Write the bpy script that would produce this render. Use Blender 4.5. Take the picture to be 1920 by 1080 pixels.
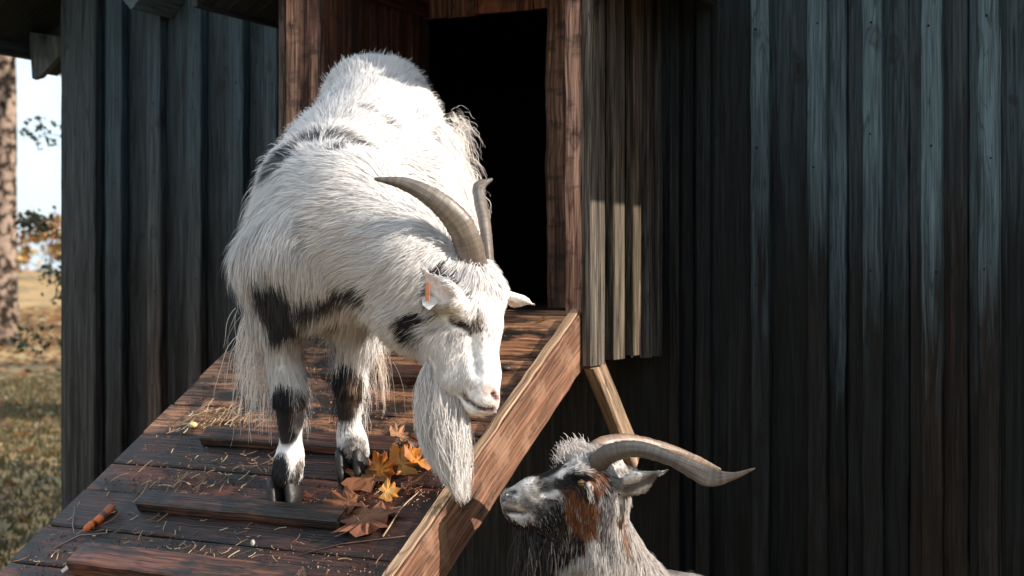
import bpy, math, random
import numpy as np
from mathutils import Vector, Matrix, kdtree
random.seed(7); RNG = np.random.default_rng(7)
R = math.radians
for o in list(bpy.data.objects): bpy.data.objects.remove(o)
SC = bpy.context.scene; COL = SC.collection
# ------------------------------------------------------------------ camera, sky, sun, exposure
F = 2680.0; TH = math.atan(0.5); CT, ST = math.cos(TH), math.sin(TH); CZ = 1.4; HOR = 510.0
cam = bpy.data.cameras.new('camera'); camo = bpy.data.objects.new('camera', cam); COL.objects.link(camo)
cam.sensor_width = 36; cam.lens = 36*F/1920; cam.shift_y = -(540-HOR)/1920
cam.clip_end = 2000; cam.clip_start = 0.05
camo.location = (0, 0, CZ); camo.rotation_euler = (R(90), 0, TH)
cam.dof.use_dof = True; cam.dof.focus_distance = 3.0; cam.dof.aperture_fstop = 5.0
SC.camera = camo
SUN_EL, SUN_AZ = 26.0, 9.5            # azimuth measured from +X towards +Y
w = bpy.data.worlds.new('World'); SC.world = w; w.use_nodes = True
nt = w.node_tree; bg = nt.nodes['Background']; sky = nt.nodes.new('ShaderNodeTexSky')
sky.sky_type = 'NISHITA'; sky.sun_disc = False; sky.sun_elevation = R(SUN_EL); sky.sun_rotation = R(90-SUN_AZ)
sky.air_density = 1.0; sky.dust_density = 2.0; sky.ozone_density = 1.5
tcw = nt.nodes.new('ShaderNodeTexCoord'); cn_ = nt.nodes.new('ShaderNodeTexNoise'); cn_.inputs['Scale'].default_value = 2.6; cn_.inputs['Detail'].default_value = 6
nt.links.new(tcw.outputs['Generated'], cn_.inputs['Vector']); cr_ = nt.nodes.new('ShaderNodeMapRange'); cr_.inputs[1].default_value = 0.30; cr_.inputs[2].default_value = 0.62; cr_.inputs[3].default_value = 0.35; cr_.inputs[4].default_value = 0.85
nt.links.new(cn_.outputs[0], cr_.inputs[0]); mxw = nt.nodes.new('ShaderNodeMix'); mxw.data_type = 'RGBA'; mxw.inputs[7].default_value = (6.2, 7.3, 8.2, 1)      # thin bright cloud veil
nt.links.new(cr_.outputs[0], mxw.inputs[0]); nt.links.new(sky.outputs[0], mxw.inputs[6]); nt.links.new(mxw.outputs[2], bg.inputs[0]); bg.inputs[1].default_value = 0.12
sl = bpy.data.lights.new('sun', 'SUN'); sl.energy = 5.0; sl.angle = R(0.5); sl.color = (1.0, 0.90, 0.79)
so = bpy.data.objects.new('sun', sl); COL.objects.link(so)
sd = Vector((math.cos(R(SUN_EL))*math.cos(R(SUN_AZ)), math.cos(R(SUN_EL))*math.sin(R(SUN_AZ)), math.sin(R(SUN_EL))))
so.rotation_euler = sd.to_track_quat('Z', 'Y').to_euler(); so.location = (20, 3, 12)
SC.view_settings.view_transform = 'Standard'; SC.view_settings.look = 'None'
SC.view_settings.exposure = 0.66; SC.view_settings.gamma = 1.0
# ------------------------------------------------------------------ calibration: photo pixel + a real distance -> point
RV = np.array([CT, ST, 0]); FV = np.array([-ST, CT, 0])
def P(x, y, d):
    u = (x-960)/F; return np.array([d*(u*CT-ST), d*(u*ST+CT), CZ+(HOR-y)/F*d])
def PY(x, y, Y): u = (x-960)/F; return P(x, y, Y/(u*ST+CT))
def PX(x, y, X): u = (x-960)/F; return P(x, y, X/(u*CT-ST))
RY0, RZ0, RSL = 3.318, CZ-0.0952, 0.5558       # ramp plane
def PR(x, y, lift=0.0):
    u = (x-960)/F; v = (HOR-y)/F
    d = (RZ0+lift-RSL*RY0-CZ)/(v-RSL*(u*ST+CT)); return P(x, y, d)
def rampz(Y): return RZ0-RSL*(RY0-Y)
# ------------------------------------------------------------------ object helpers
def tag(o, label=None, cat=None, group=None, kind=None):
    if label: o['label'] = label
    if cat: o['category'] = cat
    if group: o['group'] = group
    if kind: o['kind'] = kind
    return o
def empty(name, loc, label=None, cat=None, group=None):
    o = bpy.data.objects.new(name, None); COL.objects.link(o); o.location = loc
    o.empty_display_size = 0.1; return tag(o, label, cat, group)
def link_mesh(name, me, mat, parent=None):
    o = bpy.data.objects.new(name, me); COL.objects.link(o)
    if mat: me.materials.append(mat)
    if parent:
        o.parent = parent; o.location = -Vector(parent.location) if parent.parent is None else (0,0,0)
    return o
def np_mesh(name, V, Fq, cols=None, gpos=None, smooth=True, nrm=None):
    """V (n,3), Fq (m,k) int array of constant k"""
    me = bpy.data.meshes.new(name); V = np.asarray(V, np.float32); Fq = np.asarray(Fq, np.int32)
    n, m, k = len(V), len(Fq), Fq.shape[1]
    me.vertices.add(n); me.vertices.foreach_set('co', V.ravel())
    me.loops.add(m*k); me.loops.foreach_set('vertex_index', Fq.ravel())
    me.polygons.add(m); me.polygons.foreach_set('loop_start', np.arange(0, m*k, k, dtype=np.int32))
    me.polygons.foreach_set('loop_total', np.full(m, k, np.int32))
    me.polygons.foreach_set('use_smooth', np.full(m, smooth, bool))
    if cols is not None:
        a = me.attributes.new('col', 'FLOAT_COLOR', 'POINT'); c = np.ones((n, 4), np.float32); c[:, :cols.shape[1]] = cols
        a.data.foreach_set('color', c.ravel())
    if gpos is not None:
        a = me.attributes.new('gpos', 'FLOAT_VECTOR', 'POINT'); a.data.foreach_set('vector', np.asarray(gpos, np.float32).ravel())
    if nrm is not None:
        a = me.attributes.new('nrm', 'FLOAT_VECTOR', 'POINT'); a.data.foreach_set('vector', np.asarray(nrm, np.float32).ravel())
    me.update(calc_edges=True); me.validate(); return me
class MB:
    def __init__(s): s.v = []; s.f = []; s.c = []; s.g = []
    def add(s, V, Fs, col=(.5, .5, .5, .5), g=None):
        b = len(s.v); s.v += [tuple(map(float, p)) for p in V]; s.f += [tuple(i+b for i in f) for f in Fs]
        c = tuple(col) if len(col) == 4 else tuple(col)+(random.random(),)
        s.c += [c]*len(V); s.g += [tuple(map(float, p)) for p in (g if g is not None else V)]
    def board(s, o, U, V, W, lu, lv, lw, col, n=None, jit=0.0015, ch=0.004, cut=None, wav=0.0):
        """board from corner o; width lu along U, thickness lv along V, length lw along W (grain)"""
        o, U, V, W = (np.array(t, float) for t in (o, U, V, W))
        n = n or max(2, int(lw/0.08)); ch = min(ch, lu*.3, lv*.3)
        cs = [(ch, 0), (lu-ch, 0), (lu, ch), (lu, lv-ch), (lu-ch, lv), (ch, lv), (0, lv-ch), (0, ch)]
        pts, g = [], []; off = np.array([random.random()*40, random.random()*40, random.random()*40])
        ph = random.random()*9
        for i in range(n+1):
            t = i/n; ju = random.uniform(-jit, jit); jv = random.uniform(-jit, jit)*.6
            for (a, b) in cs:
                L = lw*t
                if cut: L = min(L, lw) if cut is None else (lw+cut*(a-lu/2))*t
                aa = a+ju+wav*math.sin(ph+t*lw*6)*(1 if a < lu/2 else -.6)*(.6+.4*math.sin(ph*2+t*lw*15))
                bb = b+jv
                pts.append(o+U*aa+V*bb+W*L); g.append((a+off[0], b+off[1], L+off[2]))
        fs = []
        for i in range(n):
            for j in range(8):
                k = (j+1) % 8; fs.append((i*8+j, i*8+k, i*8+8+k, i*8+8+j))
        fs.append(tuple(range(7, -1, -1))); fs.append(tuple(n*8+j for j in range(8)))
        if np.dot(np.cross(U, V), W) < 0: fs = [f[::-1] for f in fs]
        s.add(pts, fs, col, g)
    def box(s, a, b, col):
        x0, y0, z0 = a; x1, y1, z1 = b
        s.board((x0, y0, z0), (1, 0, 0), (0, 1, 0), (0, 0, 1), x1-x0, y1-y0, z1-z0, col, jit=0)
    def tube(s, pts, rad, col, n=8, jit=0.0):
        pts = [np.array(p, float) for p in pts]; V = []; fs = []; m = len(pts)
        for i, p in enumerate(pts):
            t = pts[min(i+1, m-1)]-pts[max(i-1, 0)]; t /= np.linalg.norm(t)+1e-9
            a = np.cross(t, (0.13, 0.97, 0.21) if abs(t[1]) < .9 else (1, 0, 0)); a /= np.linalg.norm(a); b = np.cross(t, a)
            r = rad[i] if hasattr(rad, '__len__') else rad
            for j in range(n):
                q = 2*math.pi*j/n; rr = r*(1+random.uniform(-jit, jit)); V.append(p+(a*math.cos(q)+b*math.sin(q))*rr)
        for i in range(m-1):
            for j in range(n):
                k = (j+1) % n; fs.append((i*n+j, i*n+k, i*n+n+k, i*n+n+j))
        fs.append(tuple(range(n-1, -1, -1))); fs.append(tuple((m-1)*n+j for j in range(n)))
        s.add(V, fs, col)
    def build(s, name, mat, parent=None, smooth=False):
        me = bpy.data.meshes.new(name); me.from_pydata(s.v, [], s.f)
        a = me.attributes.new('col', 'FLOAT_COLOR', 'POINT'); a.data.foreach_set('color', np.array(s.c, np.float32).ravel())
        a = me.attributes.new('gpos', 'FLOAT_VECTOR', 'POINT'); a.data.foreach_set('vector', np.array(s.g, np.float32).ravel())
        if smooth: me.polygons.foreach_set('use_smooth', [True]*len(me.polygons))
        me.update(); return link_mesh(name, me, mat, parent)
# ------------------------------------------------------------------ materials
def newmat(name):
    m = bpy.data.materials.new(name); m.use_nodes = True; t = m.node_tree; b = t.nodes['Principled BSDF']; return m, t, b
def N(t, typ, **kw):
    n = t.nodes.new(typ)
    for k, v in kw.items():
        if k.startswith('i_'):
            key = k[2:]; n.inputs[int(key) if key.isdigit() else key.replace('_', ' ')].default_value = v
        else: setattr(n, k, v)
    return n
def mixrgb(t, fac, a, b, mode='MIX'):
    m = t.nodes.new('ShaderNodeMix'); m.data_type = 'RGBA'; m.blend_type = mode
    for s, v in ((m.inputs[0], fac), (m.inputs[6], a), (m.inputs[7], b)):
        if hasattr(v, 'is_linked') or hasattr(v, 'links'): t.links.new(v, s)
        elif isinstance(v, (int, float)): s.default_value = v
        else: s.default_value = (*v[:3], 1)
    return m.outputs[2]
def ramp(t, src, stops):
    r = t.nodes.new('ShaderNodeValToRGB'); e = r.color_ramp.elements
    while len(e) < len(stops): e.new(.5)
    for el, (p, c) in zip(e, stops):
        el.position = p; el.color = (c, c, c, 1) if isinstance(c, (int, float)) else (*c, 1)
    t.links.new(src, r.inputs[0]); return r.outputs[0]
def wood(name, grain=1.0, rough=0.62, stain=None, bump=0.35, sky_sheen=None, spec=0.35, contrast=1.0, dirt=None):
    m, t, b = newmat(name); L = t.links
    at = N(t, 'ShaderNodeAttribute', attribute_name='col'); gp = N(t, 'ShaderNodeAttribute', attribute_name='gpos')
    mp = N(t, 'ShaderNodeMapping'); mp.inputs['Scale'].default_value = (190*grain, 190*grain, 4.5*grain); L.new(gp.outputs['Vector'], mp.inputs[0])
    n1 = N(t, 'ShaderNodeTexNoise', i_Scale=1.0, i_Detail=5.0, i_Roughness=0.65); L.new(mp.outputs[0], n1.inputs['Vector'])
    mp2 = N(t, 'ShaderNodeMapping'); mp2.inputs['Scale'].default_value = (34, 34, 1.5); L.new(gp.outputs['Vector'], mp2.inputs[0])
    n2 = N(t, 'ShaderNodeTexNoise', i_Scale=1.0, i_Detail=5.0, i_Roughness=0.62, i_Distortion=1.2); L.new(mp2.outputs[0], n2.inputs['Vector'])
    mpf = N(t, 'ShaderNodeMapping'); mpf.inputs['Scale'].default_value = (22, 22, 1.1); L.new(gp.outputs['Vector'], mpf.inputs[0])
    nf = N(t, 'ShaderNodeTexNoise', i_Scale=1.0, i_Detail=2.5, i_Distortion=0.8); L.new(mpf.outputs[0], nf.inputs['Vector'])
    fig = ramp(t, nf.outputs[0], [(0.40, 1.0), (0.412, .35), (0.424, 1.0), (0.49, 1.0), (0.505, .15), (0.52, 1.0), (0.60, 1.0), (0.61, .3), (0.62, 1.0)])
    # knots
    mp3 = N(t, 'ShaderNodeMapping'); mp3.inputs['Scale'].default_value = (9, 9, 3.0)
    kd_ = N(t, 'ShaderNodeTexNoise', i_Scale=14.0, i_Detail=2.0); L.new(gp.outputs['Vector'], kd_.inputs['Vector']); kv = N(t, 'ShaderNodeVectorMath', operation='MULTIPLY_ADD'); kv.inputs[1].default_value = (.05, .05, .09); L.new(kd_.outputs['Color'], kv.inputs[0]); L.new(gp.outputs['Vector'], kv.inputs[2]); L.new(kv.outputs[0], mp3.inputs[0])
    vo = N(t, 'ShaderNodeTexVoronoi', i_Scale=1.0); L.new(mp3.outputs[0], vo.inputs['Vector'])
    kn = ramp(t, vo.outputs['Distance'], [(0.0, .9), (0.06, .9), (0.10, 0.25), (.13, .6), (0.19, 0.0)])
    g1 = ramp(t, n1.outputs[0], [(0.36, 0.25), (0.64, 1.4)])
    g2 = ramp(t, n2.outputs[0], [(0.38, 0.42), (0.62, 1.4)])
    c = mixrgb(t, contrast if contrast < 1 else 1.0, at.outputs['Color'], g1, 'MULTIPLY')
    c = mixrgb(t, contrast if contrast < 1 else 1.0, c, g2, 'MULTIPLY')
    c = mixrgb(t, .8, c, fig, 'MULTIPLY')
    if sky_sheen:      # pale blue sky reflection painted into the colour of the upper boards
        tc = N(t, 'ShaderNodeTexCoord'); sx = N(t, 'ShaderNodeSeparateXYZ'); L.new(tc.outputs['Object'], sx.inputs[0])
        z0, z1, wc, amt = sky_sheen
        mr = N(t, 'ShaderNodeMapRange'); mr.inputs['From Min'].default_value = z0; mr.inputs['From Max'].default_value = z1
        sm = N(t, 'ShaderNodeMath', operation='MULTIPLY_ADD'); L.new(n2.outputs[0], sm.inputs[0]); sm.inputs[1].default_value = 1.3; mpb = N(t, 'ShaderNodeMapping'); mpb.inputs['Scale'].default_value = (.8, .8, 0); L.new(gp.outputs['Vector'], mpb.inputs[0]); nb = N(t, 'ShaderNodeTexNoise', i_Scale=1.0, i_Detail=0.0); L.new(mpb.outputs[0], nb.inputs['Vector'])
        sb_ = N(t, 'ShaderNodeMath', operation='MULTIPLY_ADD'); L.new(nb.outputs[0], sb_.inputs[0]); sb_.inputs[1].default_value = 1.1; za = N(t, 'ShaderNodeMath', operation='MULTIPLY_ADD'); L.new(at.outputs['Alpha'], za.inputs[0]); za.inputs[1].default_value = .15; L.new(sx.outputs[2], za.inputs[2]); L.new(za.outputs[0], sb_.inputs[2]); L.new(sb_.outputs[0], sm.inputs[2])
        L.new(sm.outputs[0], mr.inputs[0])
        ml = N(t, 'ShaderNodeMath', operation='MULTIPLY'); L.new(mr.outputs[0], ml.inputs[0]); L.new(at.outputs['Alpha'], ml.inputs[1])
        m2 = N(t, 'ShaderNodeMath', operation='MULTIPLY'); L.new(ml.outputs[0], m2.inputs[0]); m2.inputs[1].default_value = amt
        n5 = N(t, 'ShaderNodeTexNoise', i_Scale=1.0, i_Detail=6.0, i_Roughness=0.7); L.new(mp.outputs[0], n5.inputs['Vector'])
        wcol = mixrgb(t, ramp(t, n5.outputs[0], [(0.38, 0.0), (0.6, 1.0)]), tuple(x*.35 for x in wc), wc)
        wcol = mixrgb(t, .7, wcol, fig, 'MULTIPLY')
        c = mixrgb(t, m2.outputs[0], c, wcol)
    if stain:
        tc = N(t, 'ShaderNodeTexCoord')
        n4 = N(t, 'ShaderNodeTexNoise', i_Scale=stain[1], i_Detail=6.0, i_Roughness=0.62); mp4 = N(t, 'ShaderNodeMapping'); mp4.inputs['Scale'].default_value = (1, 2.2, 2.2)
        L.new(tc.outputs['Object'], mp4.inputs[0]); L.new(mp4.outputs[0], n4.inputs['Vector'])
        c = mixrgb(t, ramp(t, n4.outputs[0], [(stain[2], 0.0), (stain[2]+.12, stain[3])]), c, stain[0])
    c = mixrgb(t, kn, c, (0.012, 0.009, 0.007))
    L.new(c, b.inputs['Base Color'])
    rr = ramp(t, n2.outputs[0], [(0.3, rough-.12), (0.7, rough+.12)]); L.new(rr, b.inputs['Roughness'])
    b.inputs['Specular IOR Level'].default_value = spec
    bm = N(t, 'ShaderNodeBump', i_Strength=bump, i_Distance=0.004); ad = N(t, 'ShaderNodeMath', operation='ADD'); L.new(n1.outputs[0], ad.inputs[0]); L.new(n2.outputs[0], ad.inputs[1])
    L.new(ad.outputs[0], bm.inputs['Height']); L.new(bm.outputs[0], b.inputs['Normal'])
    return m
M_WALL = wood('dark cladding with painted sky sheen', rough=0.55, spec=0.22, bump=0.9, sky_sheen=(2.62, 3.2, (0.115, 0.18, 0.205), 1.0))  # both wall materials carry a painted sky reflection towards the top
M_WALL_L = wood('dark cladding with painted sky sheen left', rough=0.55, spec=0.2, bump=0.9, sky_sheen=(2.35, 3.45, (0.042, 0.076, 0.092), 1.0))
M_BROWN = wood('brown frame timber', rough=0.7, bump=0.8, spec=.2, stain=((0.035, 0.026, 0.022), 9.0, 0.5, 0.7))
M_PALE = wood('pale weathered porch cladding', rough=0.85, bump=0.5, spec=.08)
M_DECK = wood('wet ramp deck', rough=0.36, spec=0.5, bump=0.9, stain=((0.012, 0.009, 0.008), 7.0, 0.45, 0.95))
M_RAIL = wood('raw larch rail', rough=0.6, bump=0.5, contrast=0.75, stain=((0.34, 0.21, 0.135), 5.0, 0.52, 0.4))
def attr_mat(name, rough=0.7, spec=0.3, transl=0.0, bump=0.0, bscale=60, sheen=0.0):
    m, t, b = newmat(name); at = N(t, 'ShaderNodeAttribute', attribute_name='col'); b.inputs['Roughness'].default_value = rough
    b.inputs['Specular IOR Level'].default_value = spec
    t.links.new(at.outputs['Color'], b.inputs['Base Color'])
    if bump:
        n = N(t, 'ShaderNodeTexNoise', i_Scale=bscale, i_Detail=4.0); tc = N(t, 'ShaderNodeTexCoord'); t.links.new(tc.outputs['Object'], n.inputs['Vector'])
        bm = N(t, 'ShaderNodeBump', i_Strength=bump, i_Distance=0.005); t.links.new(n.outputs[0], bm.inputs['Height']); t.links.new(bm.outputs[0], b.inputs['Normal'])
        t.links.new(mixrgb(t, 0.6 if bump < .9 else 1.0, at.outputs['Color'], ramp(t, n.outputs[0], [(0.3, 0.5), (0.7, 1.3)] if bump < .9 else [(0.42, 0.12), (0.58, 1.3)]), 'MULTIPLY'), b.inputs['Base Color'])
    if transl:
        tr = N(t, 'ShaderNodeBsdfTranslucent'); t.links.new(at.outputs['Color'], tr.inputs[0])
        mx = N(t, 'ShaderNodeMixShader'); mx.inputs[0].default_value = transl
        t.links.new(b.outputs[0], mx.inputs[1]); t.links.new(tr.outputs[0], mx.inputs[2])
        t.links.new(mx.outputs[0], t.nodes['Material Output'].inputs[0])
    return m
M_SKIN = attr_mat('goat skin', 0.75, 0.2, bump=0.3, bscale=90)
M_FUR = attr_mat('goat hair', 0.55, 0.25, transl=0.28)
def coat_mat():
    m = attr_mat('goat coat', 0.6, 0.15, transl=0.36); t = m.node_tree; b = t.nodes['Principled BSDF']
    at = N(t, 'ShaderNodeAttribute', attribute_name='nrm'); ge = N(t, 'ShaderNodeNewGeometry'); mx = N(t, 'ShaderNodeMix', data_type='VECTOR'); mx.inputs[0].default_value = .88
    t.links.new(ge.outputs['Normal'], mx.inputs[4]); t.links.new(at.outputs['Vector'], mx.inputs[5]); nz = N(t, 'ShaderNodeVectorMath', operation='NORMALIZE'); t.links.new(mx.outputs[1], nz.inputs[0]); t.links.new(nz.outputs[0], b.inputs['Normal'])
    return m
M_COAT = coat_mat()
M_LEAF = attr_mat('leaf', 0.5, 0.4, transl=0.35)
M_STRAW = attr_mat('straw', 0.5, 0.4, transl=0.15)
M_OBJ = attr_mat('small things', 0.5, 0.4, bump=0.35, bscale=70)
M_TAG = attr_mat('plastic tag', 0.35, 0.5)
M_BARK = attr_mat('bark', 0.9, 0.1, bump=1.0, bscale=7)
def horn_mat():
    m, t, b = newmat('horn'); L = t.links
    gp = N(t, 'ShaderNodeAttribute', attribute_name='gpos'); at = N(t, 'ShaderNodeAttribute', attribute_name='col')
    mp = N(t, 'ShaderNodeMapping'); mp.inputs['Scale'].default_value = (5, 5, 90); L.new(gp.outputs['Vector'], mp.inputs[0])
    n = N(t, 'ShaderNodeTexNoise', i_Scale=1.0, i_Detail=3.0); L.new(mp.outputs[0], n.inputs['Vector'])
    mp2 = N(t, 'ShaderNodeMapping'); mp2.inputs['Scale'].default_value = (120, 120, 14); L.new(gp.outputs['Vector'], mp2.inputs[0])
    n2 = N(t, 'ShaderNodeTexNoise', i_Scale=1.0, i_Detail=5.0); L.new(mp2.outputs[0], n2.inputs['Vector'])
    c = mixrgb(t, .75, at.outputs['Color'], ramp(t, n.outputs[0], [(0.3, .5), (0.7, 1.3)]), 'MULTIPLY')
    c = mixrgb(t, .6, c, ramp(t, n2.outputs[0], [(0.35, .55), (0.7, 1.35)]), 'MULTIPLY')
    L.new(c, b.inputs['Base Color']); b.inputs['Roughness'].default_value = 0.42; b.inputs['Specular IOR Level'].default_value = .45
    ad = N(t, 'ShaderNodeMath', operation='ADD'); L.new(n.outputs[0], ad.inputs[0]); L.new(n2.outputs[0], ad.inputs[1])
    bm = N(t, 'ShaderNodeBump', i_Strength=0.55, i_Distance=0.003); L.new(ad.outputs[0], bm.inputs['Height']); L.new(bm.outputs[0], b.inputs['Normal'])
    return m
M_HORN = horn_mat()
m, t, b = newmat('eye'); M_EYE = m; b.inputs['Roughness'].default_value = 0.08
at = N(t, 'ShaderNodeAttribute', attribute_name='col'); t.links.new(at.outputs['Color'], b.inputs['Base Color'])
# ------------------------------------------------------------------ ground and far land
m, t, b = newmat('autumn lawn'); M_GR = m; L = t.links
tc = N(t, 'ShaderNodeTexCoord')
n1 = N(t, 'ShaderNodeTexNoise', i_Scale=0.9, i_Detail=8.0, i_Roughness=0.65); L.new(tc.outputs['Object'], n1.inputs['Vector'])
n2 = N(t, 'ShaderNodeTexNoise', i_Scale=9.0, i_Detail=6.0, i_Roughness=0.7); L.new(tc.outputs['Object'], n2.inputs['Vector'])
c = mixrgb(t, ramp(t, n1.outputs[0], [(0.38, 0), (0.58, 1)]), (0.075, 0.085, 0.035), (0.40, 0.25, 0.10))
c = mixrgb(t, ramp(t, n2.outputs[0], [(0.45, 0), (0.62, .8)]), c, (0.46, 0.28, 0.12))
L.new(c, b.inputs['Base Color']); b.inputs['Roughness'].default_value = 0.95
bm = N(t, 'ShaderNodeBump', i_Strength=0.8, i_Distance=0.05); L.new(n2.outputs[0], bm.inputs['Height']); L.new(bm.outputs[0], b.inputs['Normal'])
def groundz(X, Y):
    r = np.hypot(X, Y); z = 0.03*np.sin(X*.7)*np.cos(Y*.5)
    z = z+np.clip((r-30)/40, 0, 1)**2*1.3*(1+.25*np.sin(X*.13+1)+.2*np.sin(Y*.11)); return z
xs = np.concatenate([np.linspace(-1500, -60, 14), np.linspace(-55, 30, 86), np.linspace(40, 1500, 14)])
ys = np.concatenate([np.linspace(-1500, -30, 10), np.linspace(-25, 70, 96), np.linspace(80, 1500, 14)])
gx, gy = np.meshgrid(xs, ys, indexing='ij'); gz = groundz(gx, gy)
V = np.stack([gx, gy, gz], -1).reshape(-1, 3); nx, ny = gx.shape; ii, jj = np.meshgrid(np.arange(nx-1), np.arange(ny-1), indexing='ij'); a = (ii*ny+jj).ravel()
g = link_mesh('ground', np_mesh('ground', V, np.stack([a, a+ny, a+ny+1, a+1], 1)), M_GR); tag(g, kind='structure')
# grass blades and leaf litter
def scatter_tris(name, pts, mk, mat, cols):
    V = np.concatenate([p for p in mk], 0)
    return V
def blades(n, x0, x1, y0, y1, hmin, hmax, colf, name, label, cat, flat=False, wd=0.006):
    X = RNG.uniform(x0, x1, n); Y = RNG.uniform(y0, y1, n)
    keep = ~((X > -3.75) & (X < -.1) & (Y > 3.75) & (Y < 8.6)); X, Y = X[keep], Y[keep]; n = len(X)
    Z = groundz(X, Y); A = RNG.uniform(0, 6.28, n); h = RNG.uniform(hmin, hmax, n); w_ = wd*RNG.uniform(.6, 1.4, n)*(1+np.hypot(X, Y)*.08)
    B = np.stack([X, Y, Z], 1); s = np.stack([np.cos(A), np.sin(A), 0*A], 1)*w_[:, None]
    if flat:
        tdir = np.stack([-np.sin(A), np.cos(A), RNG.uniform(-.4, .9, n)], 1)*h[:, None]
        V = np.stack([B-tdir*.5+[0, 0, .015], B+s+[0, 0, .02], B+tdir*.6+[0, 0, .02], B-s+[0, 0, .012]], 1)
        Fq = np.arange(4*n).reshape(n, 4)
    else:
        lean = np.stack([RNG.normal(0, .5, n), RNG.normal(0, .5, n), np.ones(n)], 1)*h[:, None]
        V = np.stack([B-s, B+s, B+lean], 1); Fq = np.arange(3*n).reshape(n, 3)
    k = V.shape[1]; C = np.repeat(colf(n, X, Y), k, 0)
    o = link_mesh(name, np_mesh(name, V.reshape(-1, 3), Fq, C, smooth=False), M_LEAF); tag(o, label, cat, kind='stuff')
def gcol(n, X, Y):
    k = RNG.random(n)[:, None]; return np.array([.04, .052, .022])*(1-k)+np.array([.16, .12, .055])*k
blades(60000, -14, -2, 1.5, 15, .03, .09, gcol, 'grass', 'short green grass growing on the ground left of the barn', 'grass')
def lcol(n, X, Y):
    pal = np.array([[.42, .24, .09], [.30, .13, .05], [.5, .33, .14], [.22, .10, .05], [.45, .38, .2]]); return pal[RNG.integers(0, 5, n)]*RNG.uniform(.6, 1.1, (n, 1))
blades(34000, -34, -3, 3, 38, .05, .11, lcol, 'fallen_leaves', 'dry tan and brown leaves littering the lawn left of the barn', 'leaves', flat=True, wd=.035)
# ------------------------------------------------------------------ trees
def leafcloud(centres, rads, n, size, pal, up=0.3):
    centres = np.array(centres); rads = np.array(rads); k = RNG.integers(0, len(centres), n)
    d = RNG.normal(0, 1, (n, 3)); d /= np.linalg.norm(d, axis=1)[:, None]; p = centres[k]+d*(rads[k]*RNG.random(n)**.45)[:, None]*[1, 1, .75]
    a = RNG.normal(0, 1, (n, 3)); a /= np.linalg.norm(a, axis=1)[:, None]; b = np.cross(a, RNG.normal(0, 1, (n, 3))); b /= np.linalg.norm(b, axis=1)[:, None]
    s = size*RNG.uniform(.5, 1.3, (n, 1)); V = np.stack([p-a*s, p+b*s*.6, p+a*s, p-b*s*.6], 1)
    tone = RNG.uniform(.6, 1.2, len(centres)); C = np.array(pal)[RNG.integers(0, len(pal), n)]*tone[k][:, None]*RNG.uniform(.7, 1.2, (n, 1))
    return V.reshape(-1, 3), np.arange(4*n).reshape(n, 4), np.repeat(C, 4, 0)
def tree(loc, H, tr, cr, n, pal, barkcol, label, size=.09, bare=0.0, lean=(0, 0), low=.35, spread=1.0, cat='tree', extra=None, group=None):
    X, Y = loc; Z = float(groundz(np.array(X), np.array(Y))); e = empty('tree', (X, Y, Z), label, cat, group)
    mb = MB(); k = 12; base = np.array([X, Y, Z-.1])
    tp = [base+np.array([lean[0]*t*H+math.sin(t*5+X)*.04*H*.3, lean[1]*t*H+math.cos(t*4+Y)*.03*H*.3, t*H]) for t in np.linspace(0, 1, k)]
    mb.tube(tp, [tr*(1.25 if i == 0 else 1)*(1-.85*i/(k-1)) for i in range(k)], barkcol, 10, .12)
    cs, rs = [], []
    for i in range(14):
        t = low+(1-low)*(i+.5)/14; j = int(t*(k-1)); p0 = tp[j]; A = i*2.4+X; Lr = cr*(1.15-t*.6)*random.uniform(.7, 1.1)*spread
        d = np.array([math.cos(A), math.sin(A), random.uniform(.25, .7)]); pts = [p0+d*Lr*s+np.array([0, 0, .12*Lr*math.sin(s*3)]) for s in np.linspace(0, 1, 6)]
        mb.tube(pts, [tr*.32*(1-.8*s)*(1-.5*t) for s in np.linspace(0, 1, 6)], barkcol, 6, .1)
        for q in (3, 4, 5):
            A2 = random.uniform(0, 6.28); e2 = pts[q]+np.array([math.cos(A2), math.sin(A2), .5])*Lr*.35
            mb.tube([pts[q-1], (pts[q-1]+e2)/2+np.array([0, 0, .03]), e2], [tr*.09, tr*.06, tr*.02], barkcol, 5)
            cs.append(e2); rs.append(cr*random.uniform(.18, .34))
    for (a_, b_, r_) in (extra or []): mb.tube([a_, (np.array(a_)+np.array(b_))/2+np.array([0, 0, .12]), b_], [r_, r_*.8, r_*.4], barkcol, 7, .1)
    mb.build('trunk', M_BARK, e, True)
    V, Fq, C = leafcloud(cs, rs, n, size, pal); link_mesh('crown', np_mesh('crown', V, Fq, C, smooth=False), M_LEAF, e)
    return e
def gp(x, d): q = P(x, 600, d); return (q[0], q[1])
OR = [(.45, .22, .06), (.38, .15, .05), (.5, .34, .12), (.2, .14, .05)]
GN = [(.05, .06, .025), (.08, .08, .03), (.22, .12, .04)]
tree(gp(2, 26), 13, .30, 3.2, 900, OR, (.21, .155, .12), 'thick tan barked trunk at the left edge of the photo against pale sky', size=.12, low=.5,
     extra=[(P(12, 80, 26), P(180, 190, 25), .07)])
tree(gp(222, 11.5), 2.75, .05, 0.75, 3000, [(.02, .03, .016), (.03, .045, .018), (.05, .05, .02)], (.05, .04, .03), 'small dark leaved tree with branches poking past the left corner of the barn', size=.03, low=.3)
tree(gp(95, 62), 2.5, .08, 1.3, 600, OR, (.3, .24, .19), 'small far tree with thin orange leaves on the horizon left of the barn', size=.16, low=.12)
tree((0.6, 12.5), 6.4, .2, 1.5, 2600, GN, (.1, .08, .06), 'green tree standing behind the barn, hidden by its wall', size=.16, low=.4)
tree((-4.2, 17.9), 8.4, .22, 1.8, 3000, GN, (.1, .08, .06), 'tall tree farther behind the barn, hidden by its wall', size=.17, low=.4)
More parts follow.
